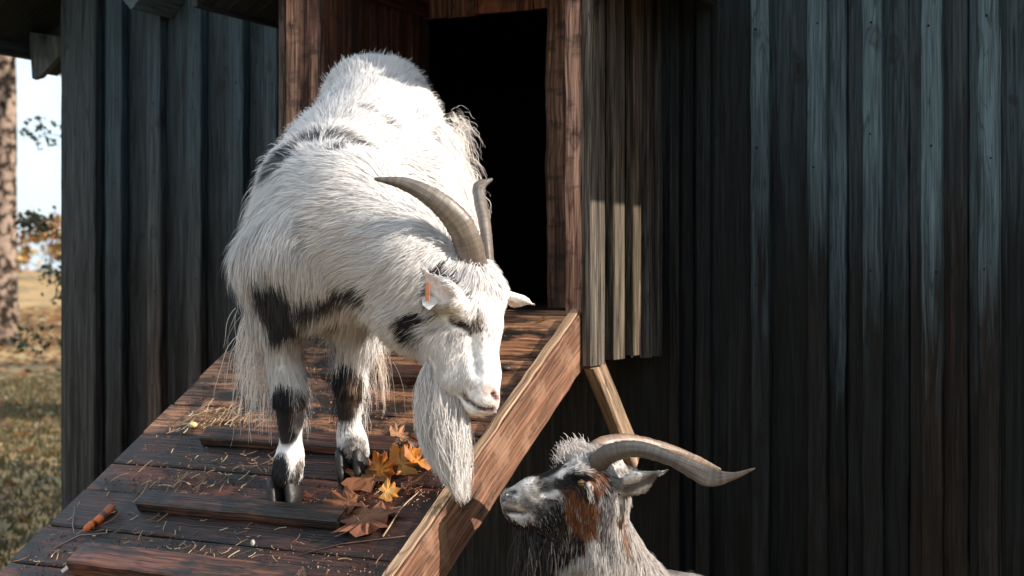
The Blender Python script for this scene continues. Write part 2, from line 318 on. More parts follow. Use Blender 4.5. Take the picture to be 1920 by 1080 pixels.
tree((-8, 30), 9, .25, 2.2, 2600, GN, (.1, .08, .06), 'tree far behind the barn near the edge of the lawn', size=.2, low=.35)
hcs, hrs = [], []; hb = MB()  # added evergreen row, out of view, cuts low sky light on the porch side
for i in range(26):
    y_ = -12+i*1.05; x_ = 11+random.uniform(-.8, .8); h_ = random.uniform(4.6, 5.9); hb.tube([(x_, y_, -.1), (x_+.1, y_, h_*.5), (x_, y_+.05, h_*.9)], [.14, .1, .03], (.08, .06, .05), 7)
    for q in range(6): hcs.append((x_, y_, .7+q*h_/6.8)); hrs.append(1.25*(1-q*.12))
he = empty('blocker_hedge', (11, 1, 0), 'added row of dark evergreens right of the barn, unseen, blocks low sky light', 'blocker_hedge'); hb.build('blocker_stem', M_BARK, he, True)
V, Fq, C = leafcloud(hcs, hrs, 26000, .16, [(.03, .045, .02), (.045, .05, .02)]); link_mesh('blocker_foliage', np_mesh('blocker_foliage', V, Fq, C, smooth=False), M_LEAF, he)
# distant wood: one mass nobody could count
cs = []; rs = []
for i in range(150):
    A = random.uniform(R(20), R(200)); d = random.uniform(95, 130); cs.append((math.cos(A)*d, math.sin(A)*d, 1.6+random.uniform(0, 1.6))); rs.append(random.uniform(1.5, 3))
V, Fq, C = leafcloud(cs, rs, 16000, .35, OR+[(.25, .2, .1)]); o = link_mesh('woodland', np_mesh('woodland', V, Fq, C, smooth=False), M_LEAF)
tag(o, 'hazy orange and brown far woodland along the horizon', 'woodland', kind='stuff')
# ------------------------------------------------------------------ barn
WY = 3.84; BX0 = float(PY(130, 500, WY)[0]); BX1 = -0.44; BXC = (BX0+BX1)/2; BY1 = 8.5
EZ, PITCH = CZ+0.86, math.tan(R(33)); EO = 0.40
def roofz(X): return EZ+(min(X-(BX0-EO), (BX1+EO)-X))*PITCH
barn = empty('barn', (BXC, WY, 0), 'dark wooden barn clad in vertical boards and battens, with a raised goat porch', 'barn')
PXL, PXR = -2.406, -1.44        # porch outer faces
DARKB = [(.009, .0105, .0115), (.012, .011, .0105), (.0065, .008, .009), (.016, .0105, .008), (.009, .011, .0125)]
LEFTB = [(.055, .040, .032), (.028, .025, .024), (.080, .054, .041)]
mb = MB(); PT = 0.161; T = .036
def wallx(px): return float(PY(px, 500, WY)[0])
bat = [(wallx(a), wallx(b)) for a, b in ((130, 194), (211, 241), (288, 313), (364, 389), (440, 468), (507, 531))]
x = bat[-1][1]+.11
while x < PXR-.05: bat.append((x, x+.055)); x += PT
rb = [(wallx(a), wallx(b)) for a, b in ((1312, 1338), (1414, 1448), (1520, 1556), (1622, 1659), (1732, 1771), (1838, 1877))]
rb = [(wallx(1262), wallx(1280))]+rb+[(BX1-.012, BX1-.002)]
bat = [b_ for b_ in bat if b_[1] < PXL+.2]+rb
mbl = MB(); mbr = MB()
def xr_split(a): return a > PXR and random.random() < .45
def wallpiece(x0, x1, y, th, z0, col, alpha, ch=.003):
    # a board whose top follows the roof slope; interrupted by the door opening
    zt = roofz((x0+x1)/2)-.03
    if PXL+.16 < (x0+x1)/2 < PXR-.08: z0 = CZ+1.05
    (mbl if x1 < PXL+.2 else mbr).board((x0, y, z0), (1, 0, 0), (0, 1, 0), (0, 0, 1), x1-x0, th, zt-z0, (*col, alpha), jit=.0016, ch=ch, n=30)
edges = sorted(set([BX0]+[(a+b)/2 for a, b in bat[1:-1]]+[BX1]))
for a, b in zip(edges[:-1], edges[1:]):
    k = max(1, round((b-a)/.17)); cuts = [0]+[(j+random.uniform(-.28, .28))/k for j in range(1, k)]+[1]
    if xr_split(a): k += 1; cuts = sorted(cuts+[random.uniform(.35, .65)])
    for j in range(k):
        xa, xb = a+(b-a)*cuts[j], a+(b-a)*cuts[j+1]; sh = .05 if wallx(1250) < (xa+xb)/2 < wallx(1412) else random.choice((.3, .45, .7, .5))  # sheen nearly left out beside the porch: its blocked skylight is painted in
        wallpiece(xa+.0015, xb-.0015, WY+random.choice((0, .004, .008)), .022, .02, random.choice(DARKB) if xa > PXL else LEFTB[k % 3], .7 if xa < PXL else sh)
for i, (a, b) in enumerate(bat):
    if i == 0: continue
    sh = .05 if wallx(1250) < (a+b)/2 < wallx(1400) else random.uniform(.85, 1.0)  # battens next to the porch get the same painted shade
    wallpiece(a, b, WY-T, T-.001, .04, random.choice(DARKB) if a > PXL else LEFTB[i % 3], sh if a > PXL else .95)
for i, (a, b) in enumerate(bat[1:]):
    for zz in (CZ+.62, CZ+.33, CZ-.02, CZ-.36, CZ-.7):
        c_ = np.array([(a+b)/2+random.uniform(-.012, .012), WY-T-.0015, zz+random.uniform(-.05, .05)]); r_ = .0038
        (mbl if b < PXL+.2 else mbr).add([c_]+[c_+np.array([math.cos(q*1.047)*r_, .0012, math.sin(q*1.047)*r_]) for q in range(6)], [(0, 1+(q+1) % 6, 1+q) for q in range(6)], (.006, .004, .003, 0))
mbr.build('front_wall', M_WALL, barn); mbl.build('front_wall', M_WALL_L, barn)
mb = MB(); mb.board((BX0, WY-.045, .03), (1, 0, 0), (0, 1, 0), (0, 0, 1), bat[0][1]-bat[0][0], .044, roofz(BX0+.05)-.05, (.050, .046, .044, .5), jit=.001, ch=.005)
mb.build('corner_board', M_WALL_L, barn)
# backing, side and rear walls
mb = MB()
def slab(x0, x1, y0, y1, z0, z1, c=(.03, .027, .025)): mb.box((x0, y0, z0), (x1, y1, z1), (*c, .2))
slab(BX0+.005, PXL+.14, WY+.024, WY+.06, 0, EZ+.2); slab(PXR-.08, BX1-.005, WY+.024, WY+.06, 0, EZ+.2)
slab(PXL+.14, PXR-.08, WY+.024, WY+.06, CZ+1.05, EZ+.9)
slab(BX0+.045, BX1-.045, WY+.1, BY1-.045, CZ+1.06, CZ+1.09, (.006, .005, .005))
slab(PXL+.14, PXR-.08, WY+.024, WY+.06, 0, CZ-.14)
slab(BX0+.005, BX0+.04, WY+.062, BY1, 0, EZ+.22); slab(BX1-.04, BX1-.005, WY+.062, BY1, 0, EZ+.22); slab(BX0+.045, BX1-.045, BY1-.04, BY1, 0, EZ+.2)
slab(BX0+.045, BX1-.045, WY+.065, BY1-.045, CZ-.2, CZ-.15)
for y_ in (BY1-.035,):
    V = [(BX0, y_, EZ+.2), (BX1, y_, EZ+.2), (BXC, y_, roofz(BXC)-.02), (BX0, y_+.03, EZ+.2), (BX1, y_+.03, EZ+.2), (BXC, y_+.03, roofz(BXC)-.02)]
    mb.add(V, [(0, 1, 2), (5, 4, 3), (0, 3, 4, 1), (1, 4, 5, 2), (2, 5, 3, 0)], (.03, .027, .025, .2))
mb.build('wall_backing', M_WALL, barn)
mb = MB(); y = WY+.08
while y < BY1-.1:
    for xx, sx in ((BX0-.018, 0),): mb.board((xx, y, .02), (0, 1, 0), (1, 0, 0), (0, 0, 1), .155, .02, EZ+.2, (*random.choice(DARKB), .5), n=6)
    y += .16
mb.build('side_wall', M_WALL, barn); mb = MB(); y = WY+.08
while y < BY1-.1: mb.board((BX1-.004, y, .02), (0, 1, 0), (1, 0, 0), (0, 0, 1), .155, .02, EZ+.2, (*random.choice(DARKB), .5), n=6); y += .16
mb.build('side_wall', M_WALL, barn)
# roof: two slabs, gable overhang towards the camera, eaves low on both sides
mb = MB(); FO = .385
for sgn in (-1, 1):
    xe = BX0-EO if sgn < 0 else BX1+EO; ang = math.atan(PITCH); ln = (BXC-(BX0-EO))/math.cos(ang)
    W_ = np.array([-sgn*math.cos(ang), 0, math.sin(ang)]); Vv = np.array([sgn*math.sin(ang), 0, math.cos(ang)])
    yy = WY-FO
    while yy < BY1+.3:
        mb.board((xe, yy, EZ), (0, 1, 0), Vv, W_, .148, .03, ln, (*random.choice(DARKB), .1), n=6); yy += .15
mb.build('roof', M_WALL, barn)
# eave beam and rafter tails left
def rafter(xa, za, xb, zb, y, h=.12, th=.06, col=(.03, .026, .025), cut=True):
    mb = MB(); a = np.array([xa, y, za]); b = np.array([xb, y, zb]); w_ = b-a; l = np.linalg.norm(w_); w_ /= l; v = np.array([w_[2], 0, -w_[0]])
    if v[2] > 0: v = -v
    mb.board(a, (0, 1, 0), v, w_, th, h, l, (*col, .25)); return mb
for y_ in (4.05, 5.2, 6.4, 7.6):
    rafter(BX0-.38, EZ-.012, BX0-.03, EZ-.012+.35*PITCH, y_).build('rafter', M_WALL, barn)
    rafter(BX1+.38, EZ-.012, BX1+.03, EZ-.012+.35*PITCH, y_).build('rafter', M_WALL, barn)
mb = MB(); a = P(0, 84, 5.33); a = np.array([BX0-.40, 3.56, EZ-.03])
mb.board((BX0-.42, WY-FO, EZ-.05), (1, 0, 0), (0, 0, 1), (0, 1, 0), .025, .09, BY1-WY+.5, (.03, .026, .025, .2)); mb.build('fascia', M_WALL, barn)
# eave bracket: a triangular board hanging under the left eave
q = [P(56, 84, 5.36), P(60, 147, 5.36), P(75, 143, 5.34), P(122, 92, 5.25), P(122, 70, 5.25), P(56, 60, 5.36)]
mb = MB(); n_ = FV*.05; mb.add([p for p in q]+[p+n_ for p in q], [(5, 4, 3, 2, 1, 0), (6, 7, 8, 9, 10, 11)]+[(i, (i+1) % 6, 6+(i+1) % 6, 6+i) for i in range(6)], (.05, .05, .052, .4)); mb.build('eave_bracket', M_WALL, barn)
# purlin end showing at the very top, left of the porch
pe = PY(246, 18, WY-.2); mb = MB(); mb.board(pe, np.array([.707, 0, .707]), np.array([-.707, 0, .707]), (0, 1, 0), .10, .10, .2, (.07, .075, .078, .5)); mb.build('purlin', M_WALL, barn)
# ------------------------------------------------------------------ porch (part of the barn)
porch = MB(); FY = 3.318
def fx(px, Y=FY): return float(PY(px, 500, Y)[0])
BRN = (.11, .045, .024)
PZ0, PZ1 = CZ-.233, CZ+1.02
# cladding on the right side: backing boards and battens with real depth
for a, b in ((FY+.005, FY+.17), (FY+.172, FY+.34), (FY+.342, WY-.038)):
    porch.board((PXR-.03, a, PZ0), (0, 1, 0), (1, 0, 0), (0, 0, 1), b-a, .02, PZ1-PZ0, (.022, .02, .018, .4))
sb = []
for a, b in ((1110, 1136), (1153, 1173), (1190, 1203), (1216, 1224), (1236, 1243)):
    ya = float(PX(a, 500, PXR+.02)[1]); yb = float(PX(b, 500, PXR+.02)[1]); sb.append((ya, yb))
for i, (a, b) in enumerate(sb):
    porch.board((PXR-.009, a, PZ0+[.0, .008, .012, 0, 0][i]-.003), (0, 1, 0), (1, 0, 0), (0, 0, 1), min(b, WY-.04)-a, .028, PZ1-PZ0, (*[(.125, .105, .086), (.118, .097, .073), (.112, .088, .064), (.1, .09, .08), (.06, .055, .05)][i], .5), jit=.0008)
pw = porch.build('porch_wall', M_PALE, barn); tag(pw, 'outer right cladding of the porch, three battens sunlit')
# left side outer
mb = MB()
for k in range(4): mb.board((PXL, FY+.01+k*.128, PZ0), (0, 1, 0), (1, 0, 0), (0, 0, 1), .126, .02, PZ1-PZ0, (.04, .033, .03, .4))
mb.build('porch_wall', M_WALL, barn)
# inner left wall, brown vertical boards; upper course slightly proud
mb = MB(); XI = -2.262; y = FY+.03; BK = 3.927
while y < BK-.01:
    mb.board((XI-.02, y, CZ-.13), (0, 1, 0), (1, 0, 0), (0, 0, 1), min(.118, BK-y), .02, 1.1, (.15*random.uniform(.8, 1.15), .055, .032, .4)); y += .12
mb.board((XI+.001, FY+.03, CZ+.80), (0, 0, 1), (1, 0, 0), (0, 1, 0), .2, .018, BK-FY-.03, (.12, .04, .022, .5))
mb.build('porch_lining', M_BROWN, barn)
# inner right lining (seen only from the left)
mb = MB(); y = FY+.03
while y < WY-.02:
    mb.board((PXR-.055, y, CZ-.13), (0, 1, 0), (1, 0, 0), (0, 0, 1), min(.118, WY-y), .02, 1.1, (.10, .036, .02, .4)); y += .12
mb.build('porch_lining', M_BROWN, barn)
# back lintel boards above the doorway
mb = MB(); x = XI-.02
while x < PXR-.05:
    mb.board((x, BK-.02, CZ+.797+random.uniform(-.004, .004)), (1, 0, 0), (0, 1, 0), (0, 0, 1), .098, .02, .24, (.26*random.uniform(.8, 1.2), .105, .06, .5)); x += .1
mb.build('door_lintel', M_BROWN, barn)
# wavy-edged jamb plank on the right of the doorway
mb = MB(); jx0 = float(PY(1028, 300, BK-.03)[0]); jx1 = PXR-.03
mb.board((jx0, BK-.045, CZ-.14), (1, 0, 0), (0, 1, 0), (0, 0, 1), jx1-jx0, .03, .96, (.26, .14, .09, .5), n=26, wav=.008, jit=.002); mb.build('door_jamb', M_BROWN, barn)
mb = MB(); mb.box((BX0+.6, WY+.066, CZ-.14), (XI-.0, WY+.1, CZ+1.1), (.02, .014, .012, .3)); mb.build('inner_wall', M_WALL, barn); mb = MB(); mb.box((PXR-.02, WY+.066, CZ-.14), (BX1-.1, WY+.1, CZ+1.1), (.02, .014, .012, .3)); mb.build('inner_wall', M_WALL, barn)
# posts on the front face
def post(px0, px1, col, y0=FY-.02, th=.05, z0=CZ-.118, z1=PZ1, wav=0.0, jit=.001):
    mb = MB(); xa, xb = fx(px0, y0), fx(px1, y0); mb.board((xa, y0, z0), (1, 0, 0), (0, 1, 0), (0, 0, 1), xb-xa, th, z1-z0, (*col, .5), jit=jit, wav=wav, n=24); return mb.build('porch_post', M_BROWN, barn)
post(521, 534, (.12, .085, .07), FY-.005, .03)
post(535, 560, (.50, .27, .18), FY-.02, .045)
post(561, 598, (.26, .135, .095), FY+.005, .06)
post(1059, 1089, (.38, .21, .145), FY-.02, .05, jit=.002)
post(1091, 1108, (.32, .22, .17), FY-.005, .03, z0=CZ-.245)
# porch sill and floor
mb = MB(); mb.board((PXL+.02, FY-.0, PZ0), (0, 0, 1), (0, 1, 0), (1, 0, 0), .12, .04, PXR-PXL-.06, (.06, .035, .025, .5)); mb.build('porch_sill', M_BROWN, barn)
mb = MB(); y = FY+.042
while y < BK+.6: mb.board((PXL+.03, y, CZ-.137), (0, 1, 0), (0, 0, 1), (1, 0, 0), .098, .03, PXR-PXL-.07, (.05, .028, .018, .5)); y += .1
mb.build('porch_floor', M_BROWN, barn)
# porch roof, low gable with dark underside
mb = MB()
for sgn in (-1, 1):
    xe = (PXL-.145) if sgn < 0 else (PXR+.16); xc = (PXL+PXR)/2; pr = .62; l = abs(xc-xe)*math.sqrt(1+pr*pr); W_ = np.array([-sgn, 0, pr])/math.sqrt(1+pr*pr); Vv = np.array([sgn*pr, 0, 1])/math.sqrt(1+pr*pr)
    y = 3.16
    while y < WY-.05: mb.board((xe, y, CZ+.745), (0, 1, 0), Vv, W_, min(.12, WY-.045-y), .03, l, (.02, .018, .018, .1)); y += .121
    mb.board((xe-(.02 if sgn < 0 else 0), 3.15, CZ+.735), (1, 0, 0), (0, 0, 1), (0, 1, 0), .02, .07, WY-.05-3.15, (.02, .018, .018, .1))
mb.build('porch_roof', M_WALL, barn)
mb = MB(); mb.box((PXL+.02, FY, CZ+.93), (PXR-.03, FY+.04, CZ+1.03), (*BRN, .5)); mb.build('porch_header', M_BROWN, barn)
# diagonal brace from the porch's front corner down to the wall
mb = MB(); a = np.array([PXR-.028, FY+.01, PZ0-.004]); b = np.array([PXR-.028, 3.62, CZ-.535]); w_ = b-a; l = np.linalg.norm(w_); w_ /= l; u_ = np.cross((1, 0, 0), w_)
if u_[1] < 0: u_ = -u_
mb.board(a, u_, (1, 0, 0), w_, .062, .034, l, (.36, .25, .165, .5), jit=.0005); tag(mb.build('porch_brace', M_RAIL, barn), 'pale diagonal brace under the porch')
mb = MB(); mb.box((PXR-.026, 3.60, CZ-.60), (PXR+.002, WY-.04, CZ-.53), (.02, .016, .014, .1)); mb.build('porch_strut', M_WALL, barn)
# ------------------------------------------------------------------ ramp
rmp = empty('ramp', (-1.93, 0.97, 0), 'steep wet wooden ramp with cleats and leaf litter, leading up to the porch doorway', 'ramp')
DU = np.array([0, 1, RSL])/math.sqrt(1+RSL**2); DN = np.array([0, -RSL, 1])/math.sqrt(1+RSL**2)      # up-slope, normal
RXL, RXR = -2.41, -1.452; topp = np.array([0, RY0-.004, RZ0]); RL = (RY0-.97)*math.sqrt(1+RSL**2)
mb = MB(); s = 0.0; k = 0
DC = [(.13, .038, .020), (.07, .026, .017), (.16, .048, .025), (.055, .022, .016), (.11, .040, .023)]
while s < RL-.1:
    wd = random.uniform(.105, .135); o_ = topp-DU*(s+wd-.003)-DN*.03
    col = (.50, .26, .14) if s < .1 else ((.40, .19, .10) if s < .5 else random.choice(DC))
    mb.board((RXL+random.uniform(-.008, .004), o_[1], o_[2]), DU, DN, (1, 0, 0), wd-.003, .03+random.uniform(-.004, .002), RXR-RXL-.034, (*col, .5), n=24, jit=.0012); s += wd; k += 1
mb.build('deck', M_DECK, rmp)
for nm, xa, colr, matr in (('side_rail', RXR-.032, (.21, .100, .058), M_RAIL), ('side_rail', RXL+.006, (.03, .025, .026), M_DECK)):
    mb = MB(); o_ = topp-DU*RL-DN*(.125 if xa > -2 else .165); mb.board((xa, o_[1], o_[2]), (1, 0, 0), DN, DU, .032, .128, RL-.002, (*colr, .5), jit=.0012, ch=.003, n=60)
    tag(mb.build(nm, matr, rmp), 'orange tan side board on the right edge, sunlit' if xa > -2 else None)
mb = MB(); o_ = topp-DU*RL+DN*.0045; mb.board((RXR-.030, o_[1], o_[2]), (1, 0, 0), DN, DU, .024, .006, RL-.004, (.42, .27, .165, .5), jit=.0015, ch=.002, n=70); tag(mb.build('edge_strip', M_RAIL, rmp), 'pale worn top edge of the side board')
def cleat(xa, xb, ypx, hgt=.027, wd=.05, col=(.12, .05, .03)):
    c = PR((xa+xb)/2, ypx, .0); x0 = PR(xa, ypx, .0)[0]; x1 = PR(xb, ypx+8, .0)[0]; x0, x1 = max(x0, RXL+.04), min(x1, RXR-.04)
    sdist = (c[1]-topp[1])*math.sqrt(1+RSL**2); o_ = topp+DU*sdist+DN*.001
    mb = MB(); mb.board((x0, o_[1], o_[2]), DU, DN, (1, 0, 0), wd, hgt, x1-x0, (*col, .5), jit=.0015, ch=.004, n=16); mb.build('cleat', M_DECK, rmp)
cleat(600, 830, 722, col=(.1, .04, .025)); cleat(368, 738, 850); cleat(243, 645, 980, col=(.13, .055, .033)); cleat(110, 560, 1108, .04, .07, (.16, .06, .035))
for yw in (1.15, 1.5): mb_ = None
mb = MB()
for xa in (RXL+.06, RXR-.14):
    mb.board((xa, 1.9, -.01), (1, 0, 0), (0, 1, 0), (0, 0, 1), .07, .05, rampz(1.9)-.06, (.05, .03, .02, .5))
    mb.build('leg', M_DECK, rmp); mb = MB()
# ------------------------------------------------------------------ implicit bodies
class Sdf:
    def __init__(s, lo, hi, h):
        s.lo = np.array(lo, float); s.h = h; s.n = (np.ceil((np.array(hi)-s.lo)/h)).astype(int)+1; s.v = np.full(s.n, 1.0, np.float32)
    def _reg(s, mn, mx):
        a = np.clip(np.floor((mn-s.lo)/s.h).astype(int), 0, s.n-1); b = np.clip(np.ceil((mx-s.lo)/s.h).astype(int)+1, 1, s.n)
        ax = [s.lo[i]+s.h*np.arange(a[i], b[i]) for i in range(3)]; G = np.stack(np.meshgrid(*ax, indexing='ij'), -1); return tuple(slice(a[i], b[i]) for i in range(3)), G
    def _mix(s, sl, d, k, sub=False):
        A = s.v[sl]
        if sub:
            h = np.clip(.5-.5*(A+d)/k, 0, 1); s.v[sl] = A*(1-h)+(-d)*h+k*h*(1-h)
        else:
            h = np.clip(.5+.5*(d-A)/k, 0, 1); s.v[sl] = d*(1-h)+A*h-k*h*(1-h)
    def cone(s, a, b, ra, rb, k=.03, ax=None, f=1.0, sub=False):
        a, b = np.array(a, float), np.array(b, float); m = max(ra, rb)*max(1, f, 1/f)+k+.02; sl, G = s._reg(np.minimum(a, b)-m, np.maximum(a, b)+m)
        Q = G-a; ba = b-a
        if ax is not None:
            ax = np.array(ax, float)/np.linalg.norm(ax); Q = Q+(Q@ax)[..., None]*ax*(1/f-1); ba = ba+(ba@ax)*ax*(1/f-1)
        t = np.clip((Q@ba)/(ba@ba+1e-12), 0, 1); d = np.linalg.norm(Q-t[..., None]*ba, axis=-1)-(ra+(rb-ra)*t)
        s._mix(sl, d.astype(np.float32), k, sub)
    def ell(s, c, r, axs=None, k=.03, sub=False):
        c = np.array(c, float); r = np.array(r, float); m = r.max()+k+.02; sl, G = s._reg(c-m, c+m); Q = G-c
        if axs is not None: Q = Q@np.array(axs).T
        k0 = np.linalg.norm(Q/r, axis=-1); k1 = np.linalg.norm(Q/(r*r), axis=-1)+1e-9; s._mix(sl, (k0*(k0-1)/k1).astype(np.float32), k, sub)
    def mesh(s):
        v = s.v; ins = v < 0; n = s.n; cnt = np.zeros(n-1, np.int8)
        for dx in (0, 1):
            for dy in (0, 1):
                for dz in (0, 1): cnt += ins[dx:n[0]-1+dx, dy:n[1]-1+dy, dz:n[2]-1+dz]
        act = (cnt > 0) & (cnt < 8); idx = np.argwhere(act); ID = np.full(n-1, -1, np.int32); ID[act] = np.arange(len(idx))
        S = np.zeros((len(idx), 3)); C = np.zeros(len(idx)); cor = [(a, b, c) for a in (0, 1) for b in (0, 1) for c in (0, 1)]
        for p in cor:
            for ax in range(3):
                if p[ax] == 0:
                    q = list(p); q[ax] = 1; A = v[tuple((idx+p).T)]; B = v[tuple((idx+q).T)]; mk = (A < 0) != (B < 0)
                    t = np.where(mk, A/np.where(mk, A-B, 1), 0); pt = np.array(p, float)+t[:, None]*(np.array(q)-np.array(p)); S += pt*mk[:, None]; C += mk
        V = s.lo+s.h*(idx+S/C[:, None]); Fs = []
        for ax in range(3):
            sa = [slice(1, -1)]*3; sa[ax] = slice(0, -1); sb_ = [slice(1, -1)]*3; sb_[ax] = slice(1, None)
            A = ins[tuple(sa)]; B = ins[tuple(sb_)]; e = np.argwhere(A != B); off = np.array([1, 1, 1]); off[ax] = 0; e = e+off
            u, w_ = [(1, 2), (2, 0), (0, 1)][ax]; U = np.zeros(3, int); U[u] = 1; W_ = np.zeros(3, int); W_[w_] = 1
            q = np.stack([ID[tuple((e-U-W_).T)], ID[tuple((e-W_).T)], ID[tuple(e.T)], ID[tuple((e-U).T)]], 1)
            fl = ~ins[tuple(e.T)]; q[fl] = q[fl][:, ::-1]; Fs.append(q)
        Fq = np.concatenate(Fs); Fq = Fq[(Fq >= 0).all(1)]; return V, Fq
def vnormals(V, Fq):
    n = np.cross(V[Fq[:, 2]]-V[Fq[:, 0]], V[Fq[:, 3]]-V[Fq[:, 1]]); N_ = np.zeros_like(V)
    for k in range(4): np.add.at(N_, Fq[:, k], n)
    return N_/(np.linalg.norm(N_, axis=1)[:, None]+1e-12)
def relax(V, Fq, it=2, lam=.5):
    for _ in range(it):
        S = np.zeros_like(V); C = np.zeros(len(V))
        for a, b in ((0, 1), (1, 2), (2, 3), (3, 0)):
            np.add.at(S, Fq[:, a], V[Fq[:, b]]); np.add.at(C, Fq[:, a], 1); np.add.at(S, Fq[:, b], V[Fq[:, a]]); np.add.at(C, Fq[:, b], 1)
        V = V+lam*(S/C[:, None]-V)
    return V
def snoise(p, sc, seed=0):
    r = np.random.default_rng(seed); o = 0
    for i in range(6):
        k = r.normal(0, sc, 3)*(1+.5*i); o = o+np.sin(p@k+r.uniform(0, 6.28))/(1+.4*i)
    return o/3.2
def segd(p, a, b):
    ba = b-a; t = np.clip(((p-a)@ba)/(ba@ba+1e-12), 0, 1); return np.linalg.norm(p-a-t[:, None]*ba, axis=1), t
def polyd(p, pts):
    d = np.full(len(p), 9.0)
    for a, b in zip(pts[:-1], pts[1:]): d = np.minimum(d, segd(p, np.array(a), np.array(b))[0])
    return d
class Coat:
    def __init__(s, base): s.base = np.array(base, float); s.patches = []; s.bones = []
    def bone(s, a, b, r, length, lift=.35, flow=None, grav=.35, dens=1.0):
        a, b = np.array(a), np.array(b); f = (b-a) if flow is None else np.array(flow, float); f = f/np.linalg.norm(f); s.bones.append((a, b, r, length, lift, f, grav, dens))
    hit = None
    def patch(s, a, b, r, col, edge=.25, amt=1.0): s.patches.append((np.array(a), np.array(b), r, np.array(col, float), edge, amt))
    def field(s, p):
        W_ = np.zeros(len(p)); Fl = np.zeros((len(p), 3)); L_ = np.zeros(len(p)); li = np.zeros(len(p)); g_ = np.zeros(len(p)); de = np.zeros(len(p))
        for a, b, r, ln, lift, f, gr, dn in s.bones:
            d, t_ = segd(p, a, b); w_ = 1/(np.clip(d-r, 0, None)+.012)**4; W_ += w_; Fl += w_[:, None]*f; L_ += w_*ln; li += w_*lift; g_ += w_*gr; de += w_*dn
        return Fl/W_[:, None], L_/W_, li/W_, g_/W_, de/W_
    def color(s, p, rnd=None, jit=.0):
        C = np.tile(s.base, (len(p), 1)); nz = snoise(p, 38, 3)*.5+snoise(p, 110, 4)*.3
        if rnd is None: rnd = np.full(len(p), .5)
        for a, b, r, col, ed, amt in s.patches:
            d, _ = segd(p, a, b); q = (1-d/r)/ed+nz*.8; m = np.clip(q+.5, 0, 1)*amt; m = np.where(rnd < m, np.clip(m*1.6, 0, 1), m*.15) if jit else m
            C = C*(1-m[:, None])+col*m[:, None]
        return C
def make_fur(name, V, Nn, Fq, coat, n, parent, width=.0016, K=4, clumps=5000, clump=.6, seed=1, dens=None, mat=None, jit=(.92, 1.04)):
    r = np.random.default_rng(seed); T_ = np.concatenate([Fq[:, [0, 1, 2]], Fq[:, [0, 2, 3]]]); A = np.linalg.norm(np.cross(V[T_[:, 1]]-V[T_[:, 0]], V[T_[:, 2]]-V[T_[:, 0]]), axis=1)
    cen = V[T_].mean(1); _, Lc, _, _, dn = coat.field(cen); w_ = A*dn
    if dens is not None: w_ = w_*dens(cen)
    t_ = r.choice(len(T_), n, p=w_/w_.sum()); uv = r.random((n, 2)); fl = uv.sum(1) > 1; uv[fl] = 1-uv[fl]; b0 = np.stack([1-uv.sum(1), uv[:, 0], uv[:, 1]], 1)
    p = (V[T_[t_]]*b0[..., None]).sum(1); nn = (Nn[T_[t_]]*b0[..., None]).sum(1); nn /= np.linalg.norm(nn, axis=1)[:, None]+1e-9
    fl_, L_, li, gr, _ = coat.field(p)
    sw = np.stack([snoise(p, 9, 11), snoise(p, 9, 12), snoise(p, 9, 13)], 1)*.35+np.stack([snoise(p, 30, 14), snoise(p, 30, 15), snoise(p, 30, 16)], 1)*.2
    d = fl_+sw+gr[:, None]*np.array([0, 0, -1.0]); d -= nn*(d*nn).sum(1)[:, None]; d /= np.linalg.norm(d, axis=1)[:, None]+1e-9
    d = d+nn*(li*r.uniform(.6, 1.5, n))[:, None]+r.normal(0, .07, (n, 3)); d /= np.linalg.norm(d, axis=1)[:, None]
    Ls = L_*r.uniform(.55, 1.25, n)*(1+.25*snoise(p, 18, 21)); rn = r.random(n)
    pts = [p-nn*.002]; cur = d.copy()
    for k in range(K-1):
        pts.append(pts[-1]+cur*(Ls/(K-1))[:, None]); cur = cur+np.array([0, 0, -1.0])*(gr*.35+.05)[:, None]*(Ls/.06)[:, None].clip(0, 2)-nn*(li*.45)[:, None]; cur += 0
        inn = (cur*nn).sum(1); cur = cur-nn*np.minimum(inn, 0)[:, None]*.8; cur /= np.linalg.norm(cur, axis=1)[:, None]
    pts = np.stack(pts, 1)                               # n,K,3
    if clump:
        ci = r.choice(n, clumps, replace=False); kd = kdtree.KDTree(clumps)
        for i, q in enumerate(p[ci]): kd.insert(q, i)
        kd.balance(); near = np.array([kd.find(q)[1] for q in p]); g_ = pts[ci[near]]
        dist = np.linalg.norm(p[ci[near]]-p, axis=1); ok = (dist < .03)[:, None, None]
        tt = (np.linspace(0, 1, K)**1.4)[None, :, None]*clump*(.5+.9*r.random(n))[:, None, None].clip(0, 1)
        pts = pts+(g_-pts)*tt*ok
    tan = np.gradient(pts, axis=1); tan /= np.linalg.norm(tan, axis=2)[..., None]+1e-9
    side = np.cross(tan, nn[:, None, :]); side /= np.linalg.norm(side, axis=2)[..., None]+1e-9
    up = np.cross(side, tan); ro = r.normal(0, .5, n)[:, None, None]; side = side*np.cos(ro)+up*np.sin(ro)
    wd = width*r.uniform(.6, 1.3, n)[:, None]*np.array([1.0, 1.0, .75, .12] if K == 4 else np.linspace(1, .12, K)**.6)[None, :]
    Lf = pts-side*wd[..., None]; Rt = pts+side*wd[..., None]; VV = np.stack([Lf, Rt], 2).reshape(-1, 3)
    b_ = (np.arange(n)*2*K)[:, None]+(np.arange(K-1)*2)[None, :]; q = np.stack([b_, b_+1, b_+3, b_+2], -1).reshape(-1, 4)
    C = coat.color(p, rn, 1)*r.uniform(jit[0], jit[1], n)[:, None]; C = np.repeat(C, 2*K, 0)
    return link_mesh(name, np_mesh(name, VV, q, C, smooth=True, nrm=np.repeat(nn+r.normal(0, .12, (n, 3)), 2*K, 0)), mat or M_COAT, parent)
